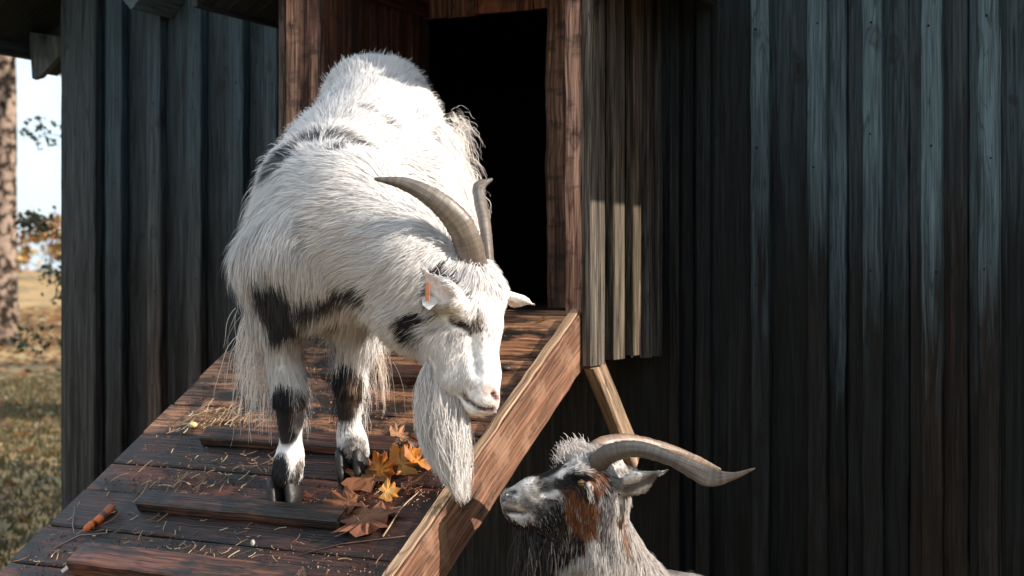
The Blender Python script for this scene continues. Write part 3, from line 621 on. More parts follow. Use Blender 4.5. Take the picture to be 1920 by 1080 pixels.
def strands(name, roots, dirs, lens, cols, parent, width=.0012, K=10, curl=.01, grav=1.0, seed=5, ends=None, nrm=None):
    """long locks: roots (n,3), initial dirs, lengths; they hang under gravity"""
    r = np.random.default_rng(seed); n = len(roots); cur = dirs/np.linalg.norm(dirs, axis=1)[:, None]; pts = [roots]; ph = r.uniform(0, 6.28, (n, 3)); fq = r.uniform(.6, 1.6, (n, 1))
    for k in range(K-1):
        pts.append(pts[-1]+cur*(lens/(K-1))[:, None]+np.sin(ph+k*fq)*curl*(lens/(K-1)/.02)[:, None]*.2); cur = cur+np.array([0, 0, -1.0])*grav*.3; cur /= np.linalg.norm(cur, axis=1)[:, None]
    pts = np.stack(pts, 1)
    if ends is not None: tt = (np.linspace(0, 1, K)**1.6)[None, :, None]; pts = pts+(ends[:, None, :]-pts[:, -1:, :])*tt
    tan = np.gradient(pts, axis=1); tan /= np.linalg.norm(tan, axis=2)[..., None]+1e-9; rv = r.normal(0, .5, (n, 1, 3))+RV; side = np.cross(tan, np.cross(rv, tan)); side /= np.linalg.norm(side, axis=2)[..., None]+1e-9
    wd = width*r.uniform(.6, 1.3, n)[:, None]*(np.linspace(1, .1, K)**.5)[None, :]
    VV = np.stack([pts-side*wd[..., None], pts+side*wd[..., None]], 2).reshape(-1, 3)
    b_ = (np.arange(n)*2*K)[:, None]+(np.arange(K-1)*2)[None, :]; q = np.stack([b_, b_+1, b_+3, b_+2], -1).reshape(-1, 4)
    return link_mesh(name, np_mesh(name, VV, q, np.repeat(cols, 2*K, 0), smooth=True, nrm=None if nrm is None else np.repeat(nrm+r.normal(0, .12, (n, 3)), 2*K, 0)), M_FUR if nrm is None else M_COAT, parent)
def catmull(pts, n):
    pts = [np.array(p, float) for p in pts]; pts = [2*pts[0]-pts[1]]+pts+[2*pts[-1]-pts[-2]]; out = []
    m = len(pts)-3
    for i in range(n+1):
        s_ = i/n*m; k = min(int(s_), m-1); t_ = s_-k; a, b, c, d = pts[k:k+4]
        out.append(.5*((2*b)+(c-a)*t_+(2*a-5*b+4*c-d)*t_**2+(3*b-a-3*c+d)*t_**3))
    return np.array(out)
def horn(pts, maj, mnr, ang, cols, parent, n=60, ridge=.032, m=20):
    C = catmull(pts, n); ts = np.linspace(0, 1, n+1); k = len(pts); tk = np.linspace(0, 1, k)
    A = np.interp(ts, tk, maj); B = np.interp(ts, tk, mnr); G_ = np.radians(np.interp(ts, tk, ang)); Cc = np.stack([np.interp(ts, np.linspace(0, 1, len(cols)), [c[i] for c in cols]) for i in range(3)], 1)
    tan = np.gradient(C, axis=0); tan /= np.linalg.norm(tan, axis=1)[:, None]; up0 = FV; V = []; g = []; cc = []; Ls = np.concatenate([[0], np.cumsum(np.linalg.norm(np.diff(C, axis=0), axis=1))])
    for i in range(n+1):
        a = up0-tan[i]*(up0@tan[i]); a /= np.linalg.norm(a); b = np.cross(tan[i], a)          # a: depth direction, b: across in the picture
        rg = 1+ridge*math.sin(Ls[i]*math.tau/.011)*(1-.6*ts[i])+ridge*.8*math.sin(Ls[i]*310+math.sin(Ls[i]*90)*2)
        for j in range(m):
            q = math.tau*j/m; x_ = math.cos(q)*A[i]*rg; y_ = math.sin(q)*B[i]*(rg if math.sin(q) > -.3 else 1)
            if math.sin(q) > .5: y_ *= 1.06
            c_, s_ = math.cos(G_[i]), math.sin(G_[i]); V.append(C[i]+b*(x_*c_-y_*s_)+a*(x_*s_+y_*c_)); g.append((math.cos(q)*.02, math.sin(q)*.02, Ls[i])); cc.append(Cc[i])
    Fq = [[i*m+j, i*m+(j+1) % m, (i+1)*m+(j+1) % m, (i+1)*m+j] for i in range(n) for j in range(m)]
    return link_mesh('horn', np_mesh('horn', np.array(V), np.array(Fq), np.array(cc), np.array(g)), M_HORN, parent)
def ball(c, r, colf, name, mat, parent, n=14):
    V = []; cc = []
    for i in range(n+1):
        for j in range(2*n):
            a = math.pi*i/n; b = math.pi*j/n; d = np.array([math.sin(a)*math.cos(b), math.sin(a)*math.sin(b), math.cos(a)]); V.append(np.array(c)+d*np.array(r)); cc.append(colf(d))
    Fq = [[i*2*n+j, (i+1)*2*n+j, (i+1)*2*n+(j+1) % (2*n), i*2*n+(j+1) % (2*n)] for i in range(n) for j in range(2*n)]
    return link_mesh(name, np_mesh(name, np.array(V), np.array(Fq), np.array(cc)), mat, parent)
from mathutils.bvhtree import BVHTree
class Hit:
    def __init__(s, V, Fq): s.t = BVHTree.FromPolygons(V.tolist(), Fq.tolist())
    def __call__(s, x, y, d=None, off=0.0):
        o = Vector((0, 0, CZ)); r_ = Vector(P(x, y, 1.0))-o; r_.normalize(); h, n_, i_, ds = s.t.ray_cast(o, r_, 12)
        if h is None: return P(x, y, d or 3)
        return np.array(h)-np.array(r_)*off
def carve(V, Nn, pts, r, dep):
    d = polyd(V, pts); return V-Nn*(dep*np.exp(-(d/r)**2))[:, None]
def hoofs(c, fwd, s, parent, col=(.05, .04, .035), nrm=(0, 0, 1)):
    fwd = np.array(fwd, float); fwd /= np.linalg.norm(fwd); nz = np.array(nrm, float); sd_ = np.cross(fwd, nz); sd_ /= np.linalg.norm(sd_)
    for k in (-1, 1):
        mb = MB(); c0 = np.array(c)+sd_*k*s*.42; ring = []
        for (zz, f0, f1, wq) in ((0, -.75, 1.15, .40), (.45, -.7, .85, .38), (1.0, -.55, .4, .3), (1.25, -.4, .2, .2)):
            for j in range(12):
                q = math.tau*j/12; fx_ = (f0+f1)/2+math.cos(q)*(f1-f0)/2; ww = math.sin(q)*wq*(1-.35*max(0, math.cos(q)))
                ring.append(c0+nz*zz*s+fwd*fx_*s+sd_*ww*s)
        fs = [(i*12+j, i*12+(j+1) % 12, i*12+12+(j+1) % 12, i*12+12+j) for i in range(3) for j in range(12)]+[tuple(range(11, -1, -1)), tuple(36+j for j in range(12))]
        mb.add(ring, fs, (*col, 1)); mb.build('hoof', M_OBJ, parent, True)
WHT = (.84, .815, .80); BLK = (.035, .033, .036); GRY = (.16, .15, .155)
# ================================================================== white goat on the ramp
g1 = empty('goat', tuple(PR(600, 900)), 'white long haired goat with dark patches standing on the ramp, head lowered', 'goat')
G = Sdf((-2.35, 2.25, CZ-.56), (-1.2, 3.65, CZ+.62), .0058)
def cn(a, b, ra, rb, **kw): G.cone(P(*a), P(*b), ra, rb, **kw)
# torso
cn((697, 222, 3.66), (668, 330, 3.42), .128, .165, k=.05)
cn((668, 330, 3.42), (616, 400, 3.15), .163, .152, k=.06)
cn((618, 400, 3.12), (584, 470, 3.06), .136, .116, k=.06)
cn((570, 470, 3.06), (574, 545, 3.06), .118, .075, k=.05)
cn((553, 390, 3.12), (549, 480, 3.12), .068, .068, k=.05)
cn((622, 285, 3.18), (560, 320, 3.15), .06, .06, k=.05)
cn((620, 480, 3.08), (660, 540, 3.1), .11, .075, k=.05)
cn((655, 172, 3.68), (755, 170, 3.68), .05, .05, k=.06); cn((685, 150, 3.66), (730, 150, 3.66), .045, .045, k=.06)
cn((690, 215, 3.72), (720, 250, 3.74), .10, .09, k=.05)
cn((755, 240, 3.6), (806, 400, 3.55), .10, .10, k=.06)                # right thigh and flank
cn((770, 330, 3.35), (800, 400, 3.3), .09, .07, k=.06)
cn((800, 290, 3.5), (828, 420, 3.45), .075, .080, k=.06)
cn((610, 300, 3.6), (600, 430, 3.6), .11, .09, k=.06)
# hind legs
for (hx, kx) in ((829, 838), (712, 700)):
    cn((kx-30, 410, 3.58), (kx-5, 470, 3.62), .085, .05, k=.04); cn((kx-5, 470, 3.62), (kx+15, 540, 3.72), .05, .028, k=.03)
    cn((kx+15, 540, 3.72), (hx, 605, 3.68), .028, .022, k=.02); cn((hx, 605, 3.68), (hx, 622, 3.66), .024, .026, k=.02)
# front legs
cn((505, 500, 3.07), (520, 600, 3.10), .075, .052, k=.05); cn((520, 600, 3.10), (536, 700, 3.11), .050, .033, k=.03)
cn((536, 700, 3.11), (544, 745, 3.10), .036, .034, k=.02); cn((544, 745, 3.10), (545, 785, 3.11), .033, .025, k=.02)
cn((545, 785, 3.11), (545, 850, 3.135), .025, .025, k=.02); cn((545, 850, 3.135), (541, 875, 3.12), .027, .026, k=.015); cn((541, 868, 3.125), (538, 888, 3.12), .031, .032, k=.015)
cn((650, 545, 3.13), (672, 630, 3.16), .075, .047, k=.05); cn((672, 630, 3.16), (660, 690, 3.17), .046, .032, k=.03)
cn((660, 690, 3.17), (657, 718, 3.16), .032, .030, k=.02); cn((657, 718, 3.16), (656, 760, 3.17), .032, .025, k=.02)
cn((656, 760, 3.17), (656, 812, 3.19), .025, .025, k=.02); cn((656, 812, 3.19), (660, 838, 3.175), .028, .028, k=.015); cn((662, 830, 3.18), (664, 844, 3.175), .032, .033, k=.015)
# neck
cn((665, 395, 3.03), (770, 480, 2.96), .118, .092, k=.07); cn((770, 480, 2.96), (842, 548, 2.935), .092, .066, k=.05)
cn((700, 500, 3.02), (785, 590, 2.96), .085, .072, k=.06); cn((785, 590, 2.96), (838, 650, 2.94), .066, .045, k=.05)
# head
cn((897, 540, 2.935), (893, 600, 2.925), .047, .050, k=.03)
cn((862, 560, 2.93), (850, 640, 2.94), .055, .050, k=.04)
cn((893, 600, 2.925), (902, 700, 2.905), .047, .037, k=.03); cn((902, 700, 2.905), (907, 742, 2.90), .036, .033, k=.02)
cn((842, 640, 2.935), (850, 705, 2.925), .052, .046, k=.03); cn((868, 710, 2.92), (893, 757, 2.905), .032, .021, k=.02)
cn((886, 757, 2.905), (908, 765, 2.9), .020, .016, k=.012)
cn((915, 752, 2.895), (922, 760, 2.893), .019, .014, k=.012)
G.ell(P(931, 553, 2.93), (.021, .021, .03), k=.02); G.ell(P(872, 573, 2.885), (.02, .018, .026), k=.02)
G.ell(P(880, 512, 2.93), (.045, .04, .03), k=.03)
# ears
e0, e1, e2 = P(866, 578, 2.868), P(830, 550, 2.818), P(795, 508, 2.800); eax = FV*.8+RV*.25+np.array([0, 0, .3])
G.cone(e0, e1, .020, .033, k=.012, ax=eax, f=.30); G.cone(e1, e2, .033, .010, k=.01, ax=eax, f=.30)
h0, h1, h2 = P(944, 550, 2.955), P(972, 565, 2.965), P(998, 570, 2.975); hax = np.array([0, 0, 1.0])+FV*.5-RV*.15
G.cone(h0, h1, .015, .022, k=.012, ax=hax, f=.40); G.cone(h1, h2, .022, .007, k=.01, ax=hax, f=.40)
V, Fq = G.mesh(); V = relax(V, Fq, 2, .4); Nn = vnormals(V, Fq)
H1 = Hit(V, Fq)
mouth = [H1(866, 736), H1(876, 750), H1(893, 762), H1(910, 768), H1(924, 768)]; nostr = [H1(924, 738), H1(931, 746)]; eyel = [H1(850, 600), H1(863, 607), H1(877, 606)]
V = carve(V, Nn, mouth, .005, .009); V = carve(V, Nn, nostr, .0055, .010); V = carve(V, Nn, eyel, .0045, .004)
V = carve(V, Nn, [H1(893, 625), H1(898, 700)], .012, .004); V = carve(V, Nn, [H1(860, 590), H1(876, 592)], .006, -.004)
earp = [H1(845, 560), H1(822, 540), H1(806, 520)]; earf = [H1(958, 568), H1(985, 573)]; V = carve(V, Nn, earp, .012, .006); V = carve(V, Nn, earf, .008, .005); V = carve(V, Nn, [H1(882, 630), H1(886, 665), H1(893, 700)], .010, .006)
H1 = Hit(V, Fq); mouth = [H1(866, 736), H1(876, 750), H1(893, 762), H1(910, 768), H1(924, 768)]; nostr = [H1(924, 738), H1(931, 746)]; eyel = [H1(850, 600), H1(863, 607), H1(877, 606)]; earp = [H1(845, 560), H1(822, 540), H1(806, 520)]; earf = [H1(958, 568), H1(985, 573)]
Nn = vnormals(V, Fq)
c1 = Coat(WHT)
dn = np.array([0, 0, -1.0])
c1.bone(P(700, 180, 3.7), P(690, 330, 3.45), .15, .034, .24, flow=P(700, 180, 3.7)-P(640, 330, 3.3)+dn*.05, grav=.25)
c1.bone(P(640, 340, 3.35), P(590, 420, 3.1), .15, .044, .24, flow=P(700, 300, 3.6)-P(590, 420, 3.1)-np.array([0, 0, .12]), grav=.55)
c1.bone(P(560, 420, 3.08), P(565, 520, 3.08), .12, .048, .22, flow=-RV*.35+dn, grav=.7)
c1.bone(P(620, 470, 3.05), P(660, 530, 3.1), .1, .05, .38, flow=-RV*.3+dn, grav=.6)
c1.bone(P(520, 560, 3.08), P(570, 590, 3.08), .06, .045, .3, flow=dn-RV*.1, grav=.8)
c1.bone(P(660, 430, 3.0), P(830, 540, 2.94), .1, .042, .20, flow=P(640, 400, 3.1)-P(830, 500, 2.93), grav=.6)
c1.bone(P(800, 330, 3.5), P(800, 430, 3.5), .1, .055, .35, flow=dn+RV*.1, grav=.8)
for a, b, r_, ln in (((520, 600, 3.1), (540, 715, 3.1), .04, .03), ((672, 630, 3.16), (658, 700, 3.16), .04, .028)): c1.bone(P(*a), P(*b), r_, ln, .3, grav=.5)
for a, b, r_ in (((543, 735, 3.1), (545, 850, 3.13), .022), ((657, 715, 3.16), (656, 812, 3.19), .022)): c1.bone(P(*a), P(*b), r_, .010, .25, grav=.3)
for a, b in (((543, 860, 3.12), (538, 905, 3.1)), ((658, 822, 3.18), (662, 858, 3.16))): c1.bone(P(*a), P(*b), .026, .013, .35, grav=.5, dens=1.5)
c1.bone(P(893, 560, 2.93), P(893, 640, 2.92), .055, .014, .22, grav=.2, dens=1.8)
c1.bone(P(905, 640, 2.91), P(912, 735, 2.9), .035, .0105, .2, grav=.2, dens=2.2)
c1.bone(P(850, 600, 2.93), P(865, 700, 2.92), .05, .020, .25, flow=dn-RV*.25, grav=.4, dens=1.3)
c1.bone(P(880, 735, 2.9), P(905, 762, 2.9), .02, .008, .2, grav=.2, dens=2)
c1.bone(P(885, 505, 2.92), P(905, 520, 2.92), .04, .028, .5, flow=RV*.3+dn, grav=.3)
c1.bone(e0, e2, .012, .009, .15, grav=.05, dens=1.6); c1.bone(P(945, 552, 2.955), P(998, 570, 2.975), .01, .007, .12, grav=.05, dens=1.3)
DG = (.075, .078, .086); BR = (.10, .07, .055)
EARP = (e0, e1, e2)
def pt(x, y, d, rpx, col, x2=None, y2=None, d2=None, edge=.3, amt=1.0): c1.patch(H1(x, y, d), H1(x2 or x, y2 or y, d2 or d), rpx*d/F, col, edge, amt)
SM = (.15, .155, .165)
pt(520, 310, 3.02, 26, SM, 535, 300, 3.05, edge=1.05, amt=.95); pt(540, 288, 3.02, 15, DG, 552, 282, 3.05, edge=1.05, amt=.9); pt(565, 268, 3.07, 21, SM, 625, 256, 3.1, edge=1.20, amt=.8); pt(575, 262, 3.07, 9, DG, 605, 256, 3.1, edge=1.20, amt=.7); pt(632, 285, 3.0, 13, SM, 668, 268, 3.02, edge=1.20, amt=.8); pt(648, 272, 3, 6, DG, 660, 266, 3, edge=1.20, amt=.8)
pt(585, 418, 2.95, 11, (.30, .31, .33), 578, 450, 2.95, edge=1.35, amt=.7)
pt(485, 525, 3.02, 26, DG, 520, 605, 3.0, edge=0.75, amt=1.0); pt(505, 530, 2.98, 36, DG, 540, 600, 2.98, edge=0.75, amt=1.0); pt(560, 560, 2.98, 24, (.085, .085, .09), 600, 552, edge=.9, amt=1); pt(600, 550, 2.98, 17, (.09, .085, .085), 690, 545, 3.0, edge=.9, amt=.95)
pt(600, 605, 3.03, 14, BR, 640, 590, 3.05, edge=1.20, amt=.6); pt(668, 205, 3.52, 8, GRY, 735, 240, 3.45, edge=1.35, amt=.75); pt(565, 205, 3.5, 10, GRY, 605, 192, 3.5, edge=1.35, amt=.6)  # grey streak along the back is fold shading put into the coat colour
pt(600, 640, 3.1, 30, (.62, .47, .36), 560, 640, 3.08, amt=.5)
pt(836, 500, 2.9, 20, BLK, 846, 524, 2.89, edge=.4, amt=1.0); pt(853, 520, 2.9, 10, BLK, 858, 535, edge=.5, amt=.9); pt(866, 590, 2.87, 22, BR, 886, 600, edge=.9, amt=.75); pt(858, 598, 2.875, 14, BLK, 874, 608, edge=.5, amt=1.); pt(878, 618, 2.87, 6, BLK, 880, 626, edge=1., amt=.6)
pt(878, 548, 2.88, 12, BR, 886, 582, 2.87, edge=1., amt=.65); pt(858, 632, 2.88, 9, GRY, 830, 612, edge=1.2, amt=.4); pt(862, 530, 2.88, 8, BR, 872, 545, edge=1, amt=.5)
pt(782, 598, 2.88, 18, BLK, 768, 622, 2.9, edge=0.90, amt=.95); pt(815, 592, 2.87, 10, BLK, 785, 600, 2.88, edge=0.90, amt=.95); pt(795, 625, 2.88, 9, GRY, 782, 640, edge=1.35, amt=.6)
pt(527, 735, 3.09, 22, BLK, 532, 815, 3.11, edge=.3); pt(560, 740, 3.08, 16, BR, 560, 790, 3.09, edge=.6, amt=.75); pt(518, 875, 3.1, 26, BLK, 512, 925, 3.1, edge=.4); pt(566, 868, 3.1, 13, (.2, .17, .15), 562, 915, 3.08, edge=.6, amt=.85); pt(556, 890, 3.1, 14, (.07, .06, .055), 556, 905, edge=.5, amt=.9); pt(535, 910, 3.1, 16, (.06, .055, .05), 540, 930, 3.08, edge=.6, amt=.9)
pt(640, 705, 3.14, 32, BLK, 636, 765, 3.16, edge=.3); pt(665, 710, 3.13, 18, (.09, .06, .045), 665, 750, 3.14, edge=.5); pt(660, 716, 3.12, 7, (.5, .36, .28), 662, 718, 3.125, amt=.9); pt(668, 832, 3.15, 24, (.16, .14, .13), 682, 865, 3.14, edge=.5, amt=.9); pt(640, 855, 3.15, 22, BLK, 655, 880, 3.14, edge=.5, amt=.95)
c1.patch(e0, e1, .030, np.array(WHT), edge=.2); c1.patch(e1, e2, .036, np.array(WHT), edge=.2)
PINK = (.50, .27, .23)
bc = c1.color(V); bc2 = bc.copy()
def tint(bc, V, pts, r, col, amt=1.0):
    m = (np.exp(-(polyd(V, pts)/r)**4)*amt)[:, None]; return bc*(1-m)+np.array(col)*m
bc = tint(bc, V, [H1(918, 732), H1(930, 750)], .016, PINK, .75); bc = tint(bc, V, nostr, .0075, (.06, .02, .02))
bc = tint(bc, V, [H1(900, 772), H1(920, 773)], .007, PINK, .6); bc = tint(bc, V, mouth, .0055, (.05, .025, .022)); bc = tint(bc, V, earp, .010, (.66, .50, .45), .6); bc = tint(bc, V, earf, .008, (.62, .38, .32), .9); bc = tint(bc, V, eyel, .011, (.02, .015, .012), 1)
body = link_mesh('body', np_mesh('body', V, Fq, bc), M_SKIN, g1)
def dens1(p):
    q_ = p-(np.array([0, 0, -1.0])*.006); d = np.minimum(np.minimum(polyd(p, mouth), polyd(q_, mouth))/.006, polyd(p, [H1(918, 735), H1(932, 752)])/.015); d = np.minimum(d, polyd(p, earp)/.010); d = np.minimum(d, np.minimum(polyd(p, eyel), polyd(q_, eyel))/.008)
    return np.clip(d-.5, 0, 1)
make_fur('coat', V, Nn, Fq, c1, 400000, g1, width=.00062, clumps=12000, clump=.42, dens=dens1)
# eye, half shut
ball(H1(866, 603, off=-.0080), (.012, .011, .0095), lambda d: (.02, .012, .008), 'eye', M_EYE, g1)
# horns
HC = [(.13, .10, .08), (.17, .14, .115), (.16, .135, .115), (.09, .075, .065)]
horn([P(889, 508, 2.915), P(877, 455, 2.885), P(856, 413, 2.86), P(815, 374, 2.84), P(762, 346, 2.83), P(702, 335, 2.825)], [.030, .029, .027, .021, .014, .003], [.021, .020, .018, .014, .009, .003], [0]*6, HC, g1)
horn([P(917, 508, 2.945), P(914, 460, 2.965), P(908, 415, 2.99), P(900, 375, 3.02), P(899, 350, 3.045), P(922, 336, 3.07)], [.012, .011, .0125, .013, .014, .003], [.024, .022, .020, .016, .010, .004], [0, 5, 10, 20, 20, 0], HC, g1)
# beard
n = 15000; r = np.random.default_rng(3); uu = r.random(n); vv = r.random(n)
roots = np.array([P(798+74*a, 676+76*a+12*b, 2.895+.055*b) for a, b in zip(uu, vv)])
lk = (uu*16).astype(int)*5+(vv*5).astype(int); lr = np.random.default_rng(8); lo = lr.normal(0, 1, (100, 3)); tl = r.random(n)
q_ = r.beta(2.2, 1.7, n); ye = 800+q_*(74+64*np.minimum(1, uu*1.5))+8*np.clip(lo[lk, 1], -1.8, 1.8); xc = 829+.17*(ye-800); wf = np.clip(1.05-(ye-800)/330, .60, 1)
ends = np.array([P(xx+(a-.5)*84*w_+5*lo[k, 0]*(1-w_*.4)+3*r.normal(), yy, 2.92+.03*b+.006*lo[k, 2]) for a, b, k, xx, yy, w_ in zip(uu, vv, lk, xc, ye, wf)])
ln = np.linalg.norm(ends-roots, axis=1); cl = np.array([.90, .87, .85])*r.uniform(.9, 1.04, (n, 1))*(.96+.04*np.sin(lk*2.3))[:, None]; cl = np.where(((uu > .12) & (uu < .17) & (vv < .3))[:, None], cl*.6, cl)
bn = RV*((uu-.3)*2.4)[:, None]-FV*(1.0-1.2*vv)[:, None]; bn /= np.linalg.norm(bn, axis=1)[:, None]
strands('beard', roots, np.array([[0, 0, -1.0]])*np.ones((n, 1))-RV*.12, ln, cl, g1, width=.0006, ends=ends, curl=.030, nrm=bn)
# long feathering: left elbow, right leg, flank shag, tail tuft
def tuft(n, a, b, d0, l0, l1, dirv, col, sp=.015, seed=1, curl=.02, grav=1.0, w_=.0010, name='feathering', K=10, wd=.35):
    r = np.random.default_rng(seed); s_ = r.random(n)[:, None]; ng = max(3, n//14); gi = r.integers(0, ng, n); gd = r.normal(0, wd, (ng, 3)); gl = r.uniform(l0, l1, ng)
    rt = P(*a, d0)*(1-s_)+P(*b, d0)*s_+r.normal(0, sp, (n, 3))
    strands(name, rt, np.array(dirv)+gd[gi]+r.normal(0, .06, (n, 3)), gl[gi]*r.uniform(.75, 1.1, n), np.array(col)*r.uniform(.75, 1.1, (n, 1)), g1, width=w_, curl=curl, seed=seed, grav=grav, K=K)
tuft(150, (462, 585), (490, 690), 3.12, .08, .17, -RV*.35+dn, (.80, .73, .67), seed=11, sp=.012, w_=.00075, curl=.012, wd=.25)
tuft(60, (475, 690), (505, 735), 3.12, .06, .13, -RV*.3+dn, (.80, .72, .65), seed=12, sp=.01, w_=.00075, curl=.012, wd=.25)
tuft(80, (700, 625), (712, 680), 3.17, .06, .13, RV*.35+dn, (.74, .63, .54), seed=13, sp=.01, w_=.00075, curl=.012, wd=.25)
tuft(420, (850, 225), (885, 400), 3.5, .04, .085, RV*.75+np.array([0, 0, -.4]), (.84, .78, .72), seed=14, sp=.014, wd=.5, curl=.03, w_=.0007)
tuft(90, (845, 215), (868, 250), 3.55, .03, .055, RV*.9+np.array([0, 0, .5]), (.84, .78, .72), seed=15, sp=.012, wd=.6, curl=.03, grav=.8, w_=.0007)
tuft(110, (885, 400), (890, 470), 3.5, .06, .12, RV*.1+dn, (.72, .62, .52), seed=16, sp=.012, curl=.05)
hf = -FV*.9-RV*.1; hf[2] = -.4
for (x_, y_) in ((538, 938), (664, 884)): hoofs(PR(x_, y_, .006), hf, .046, g1, nrm=DN, col=(.016, .014, .013))
for hx in (829, 712): hoofs(PR(hx, 634, .004), hf, .028, g1, nrm=DN)
tuft(260, (843, 498), (857, 530), 2.89, .012, .024, -RV*.2+dn*.8-FV*.3, (.03, .028, .03), seed=41, sp=.005, wd=.3, K=5, w_=.0007, name='poll_tuft')
gh = Coat(WHT); gh.bones = [(a_, b_, r_, l_*1.25, .75, f_, g_*.8, d_) for (a_, b_, r_, l_, li_, f_, g_, d_) in c1.bones if l_ > .03]; gh.patches = c1.patches
make_fur('guard_hair', V, Nn, Fq, gh, 22000, g1, width=.0005, clumps=4000, clump=.3, seed=9, dens=lambda p: dens1(p)*np.where(p[:, 2] > CZ-.33, 1, 0)*np.where(np.linalg.norm(p-P(893, 640, 2.92), axis=1) > .17, 1, 0))
# ear tags
tg = MB(); c_ = H1(806, 564, off=.012); a_ = RV*.55+np.array([0, 0, .55]); a_ /= np.linalg.norm(a_); b_ = np.cross(a_, FV); nrm = FV
q = [(-.014, -.012), (.012, -.014), (.017, -.002), (.013, .014), (-.010, .013), (-.016, .003)]
tg.add([c_+a_*x+b_*y for x, y in q]+[c_+a_*x+b_*y+nrm*.003 for x, y in q], [(0, 1, 2, 3, 4, 5), (11, 10, 9, 8, 7, 6)]+[(i, 6+i, 6+(i+1) % 6, (i+1) % 6) for i in range(6)], (.62, .66, .70, 1)); tag(tg.build('ear_tag', M_TAG, g1), 'small pale tag clipped through the near ear')
tg = MB(); c_ = H1(801, 545, off=.014); tg.board(c_-np.array([0, 0, .02])-RV*.004, RV, FV, (0, 0, 1), .009, .004, .036, (.36, .13, .06, 1), n=3, jit=0); tag(tg.build('ear_tag', M_TAG, g1), 'orange tag on the near ear')
# ================================================================== second goat, beside the ramp
D2 = 2.93
g2 = empty('goat', (float(P(1180, 600, 3.1)[0]), float(P(1180, 600, 3.1)[1]), 0), 'black, brown and white horned goat beside the ramp, looking up with nose near the rail', 'goat')
G = Sdf((-1.46, 2.1, -.02), (-.3, 3.45, CZ-.27), .0058)
# head profile, facing left
cn((1090, 900, D2), (1110, 925, D2), .050, .058, k=.03)
cn((1070, 905, D2-.005), (1000, 925, D2-.01), .040, .031, k=.03); cn((1000, 925, D2-.01), (958, 936, D2-.01), .030, .023, k=.02)
cn((1095, 940, D2), (1040, 965, D2), .052, .040, k=.04); cn((1040, 965, D2), (975, 972, D2-.005), .036, .020, k=.03)
cn((975, 965, D2-.005), (955, 958, D2-.005), .018, .013, k=.015)
cn((1090, 870, D2), (1130, 880, D2+.01), .038, .045, k=.03)
G.ell(P(1083, 890, D2-.035), (.017, .015, .014), k=.015); G.ell(P(1083, 890, D2+.04), (.017, .015, .014), k=.015)
# neck and body
cn((1115, 940, D2+.01), (1110, 1040, D2+.03), .062, .075, k=.05); cn((1110, 1040, D2+.03), (1120, 1150, D2+.10), .080, .115, k=.05)
cn((1120, 1150, D2+.10), (1160, 1260, D2+.16), .13, .15, k=.08); cn((1170, 1120, D2+.16), (1260, 1190, D2+.30), .06, .14, k=.06)
cn((1150, 1040, D2+.05), (1190, 1130, D2+.12), .050, .08, k=.05); cn((1170, 1250, D2+.2), (1330, 1290, D2+.42), .155, .17, k=.08); cn((1330, 1290, D2+.42), (1440, 1280, D2+.55), .17, .13, k=.08)
def gz(x, z, d): q = P(x, 500, d); q[2] = z; return q
for x_, d_ in ((1105, D2+.08), (1215, D2+.2), (1380, D2+.62), (1470, D2+.5)):
    G.cone(gz(x_, .50, d_), gz(x_+5, .31, d_), .065, .034, k=.05); G.cone(gz(x_+5, .31, d_), gz(x_, .07, d_), .030, .022, k=.02); G.cone(gz(x_, .07, d_), gz(x_-8, .035, d_), .027, .027, k=.02)
e0, e1, e2 = P(1150, 915, D2-.045), P(1195, 905, D2-.06), P(1243, 884, D2-.06); eax = FV*1.0+np.array([0, 0, .35])
G.cone(e0, e1, .018, .026, k=.012, ax=eax, f=.34); G.cone(e1, e2, .026, .008, k=.01, ax=eax, f=.34)
e0b, e1b = P(1140, 890, D2+.06), P(1170, 880, D2+.15); G.cone(e0b, e1b, .02, .014, k=.012, ax=(0, 0, 1), f=.4)
V, Fq = G.mesh(); V = relax(V, Fq, 2, .4); Nn = vnormals(V, Fq)
H2 = Hit(V, Fq)
mouth2 = [H2(937, 952), H2(955, 958), H2(985, 962)]; nos2 = [H2(946, 918), H2(958, 924), H2(966, 922)]; ear2 = [H2(1180, 914), H2(1228, 893)]
V = carve(V, Nn, mouth2, .0045, .007); V = carve(V, Nn, nos2, .005, .009); V = carve(V, Nn, ear2, .009, .006); V = carve(V, Nn, [H2(985, 935), H2(1040, 915)], .012, .004); V = carve(V, Nn, [H2(1072, 888), H2(1108, 890)], .007, -.006); H2 = Hit(V, Fq); mouth2 = [H2(937, 952), H2(955, 958), H2(985, 962)]; nos2 = [H2(946, 918), H2(958, 924), H2(966, 922)]; ear2 = [H2(1180, 914), H2(1228, 893)]
Nn = vnormals(V, Fq)
c2 = Coat((.50, .465, .44))
c2.bone(P(1090, 890, D2), P(960, 930, D2), .04, .010, .22, flow=P(1090, 890, D2)-P(960, 930, D2), grav=.2, dens=3)
c2.bone(P(1100, 950, D2), P(1050, 965, D2), .05, .016, .2, flow=dn+RV*.4, grav=.5, dens=2.0)
c2.bone(P(1030, 970, D2), P(970, 965, D2), .03, .011, .22, flow=dn+RV*.3, grav=.4, dens=2.2)
c2.bone(P(1080, 855, D2), P(1120, 850, D2), .03, .02, .5, flow=-RV*.3+dn*.3+np.array([0, 0, .7]), grav=0, dens=1.8)
c2.bone(P(1120, 960, D2), P(1110, 1100, D2+.05), .08, .030, .2, flow=dn-RV*.05, grav=.6, dens=1.6)
c2.bone(P(1200, 1130, D2+.2), P(1400, 1200, D2+.5), .14, .05, .35, flow=RV*.6+FV*.4+dn*.6, grav=.5, dens=.7)
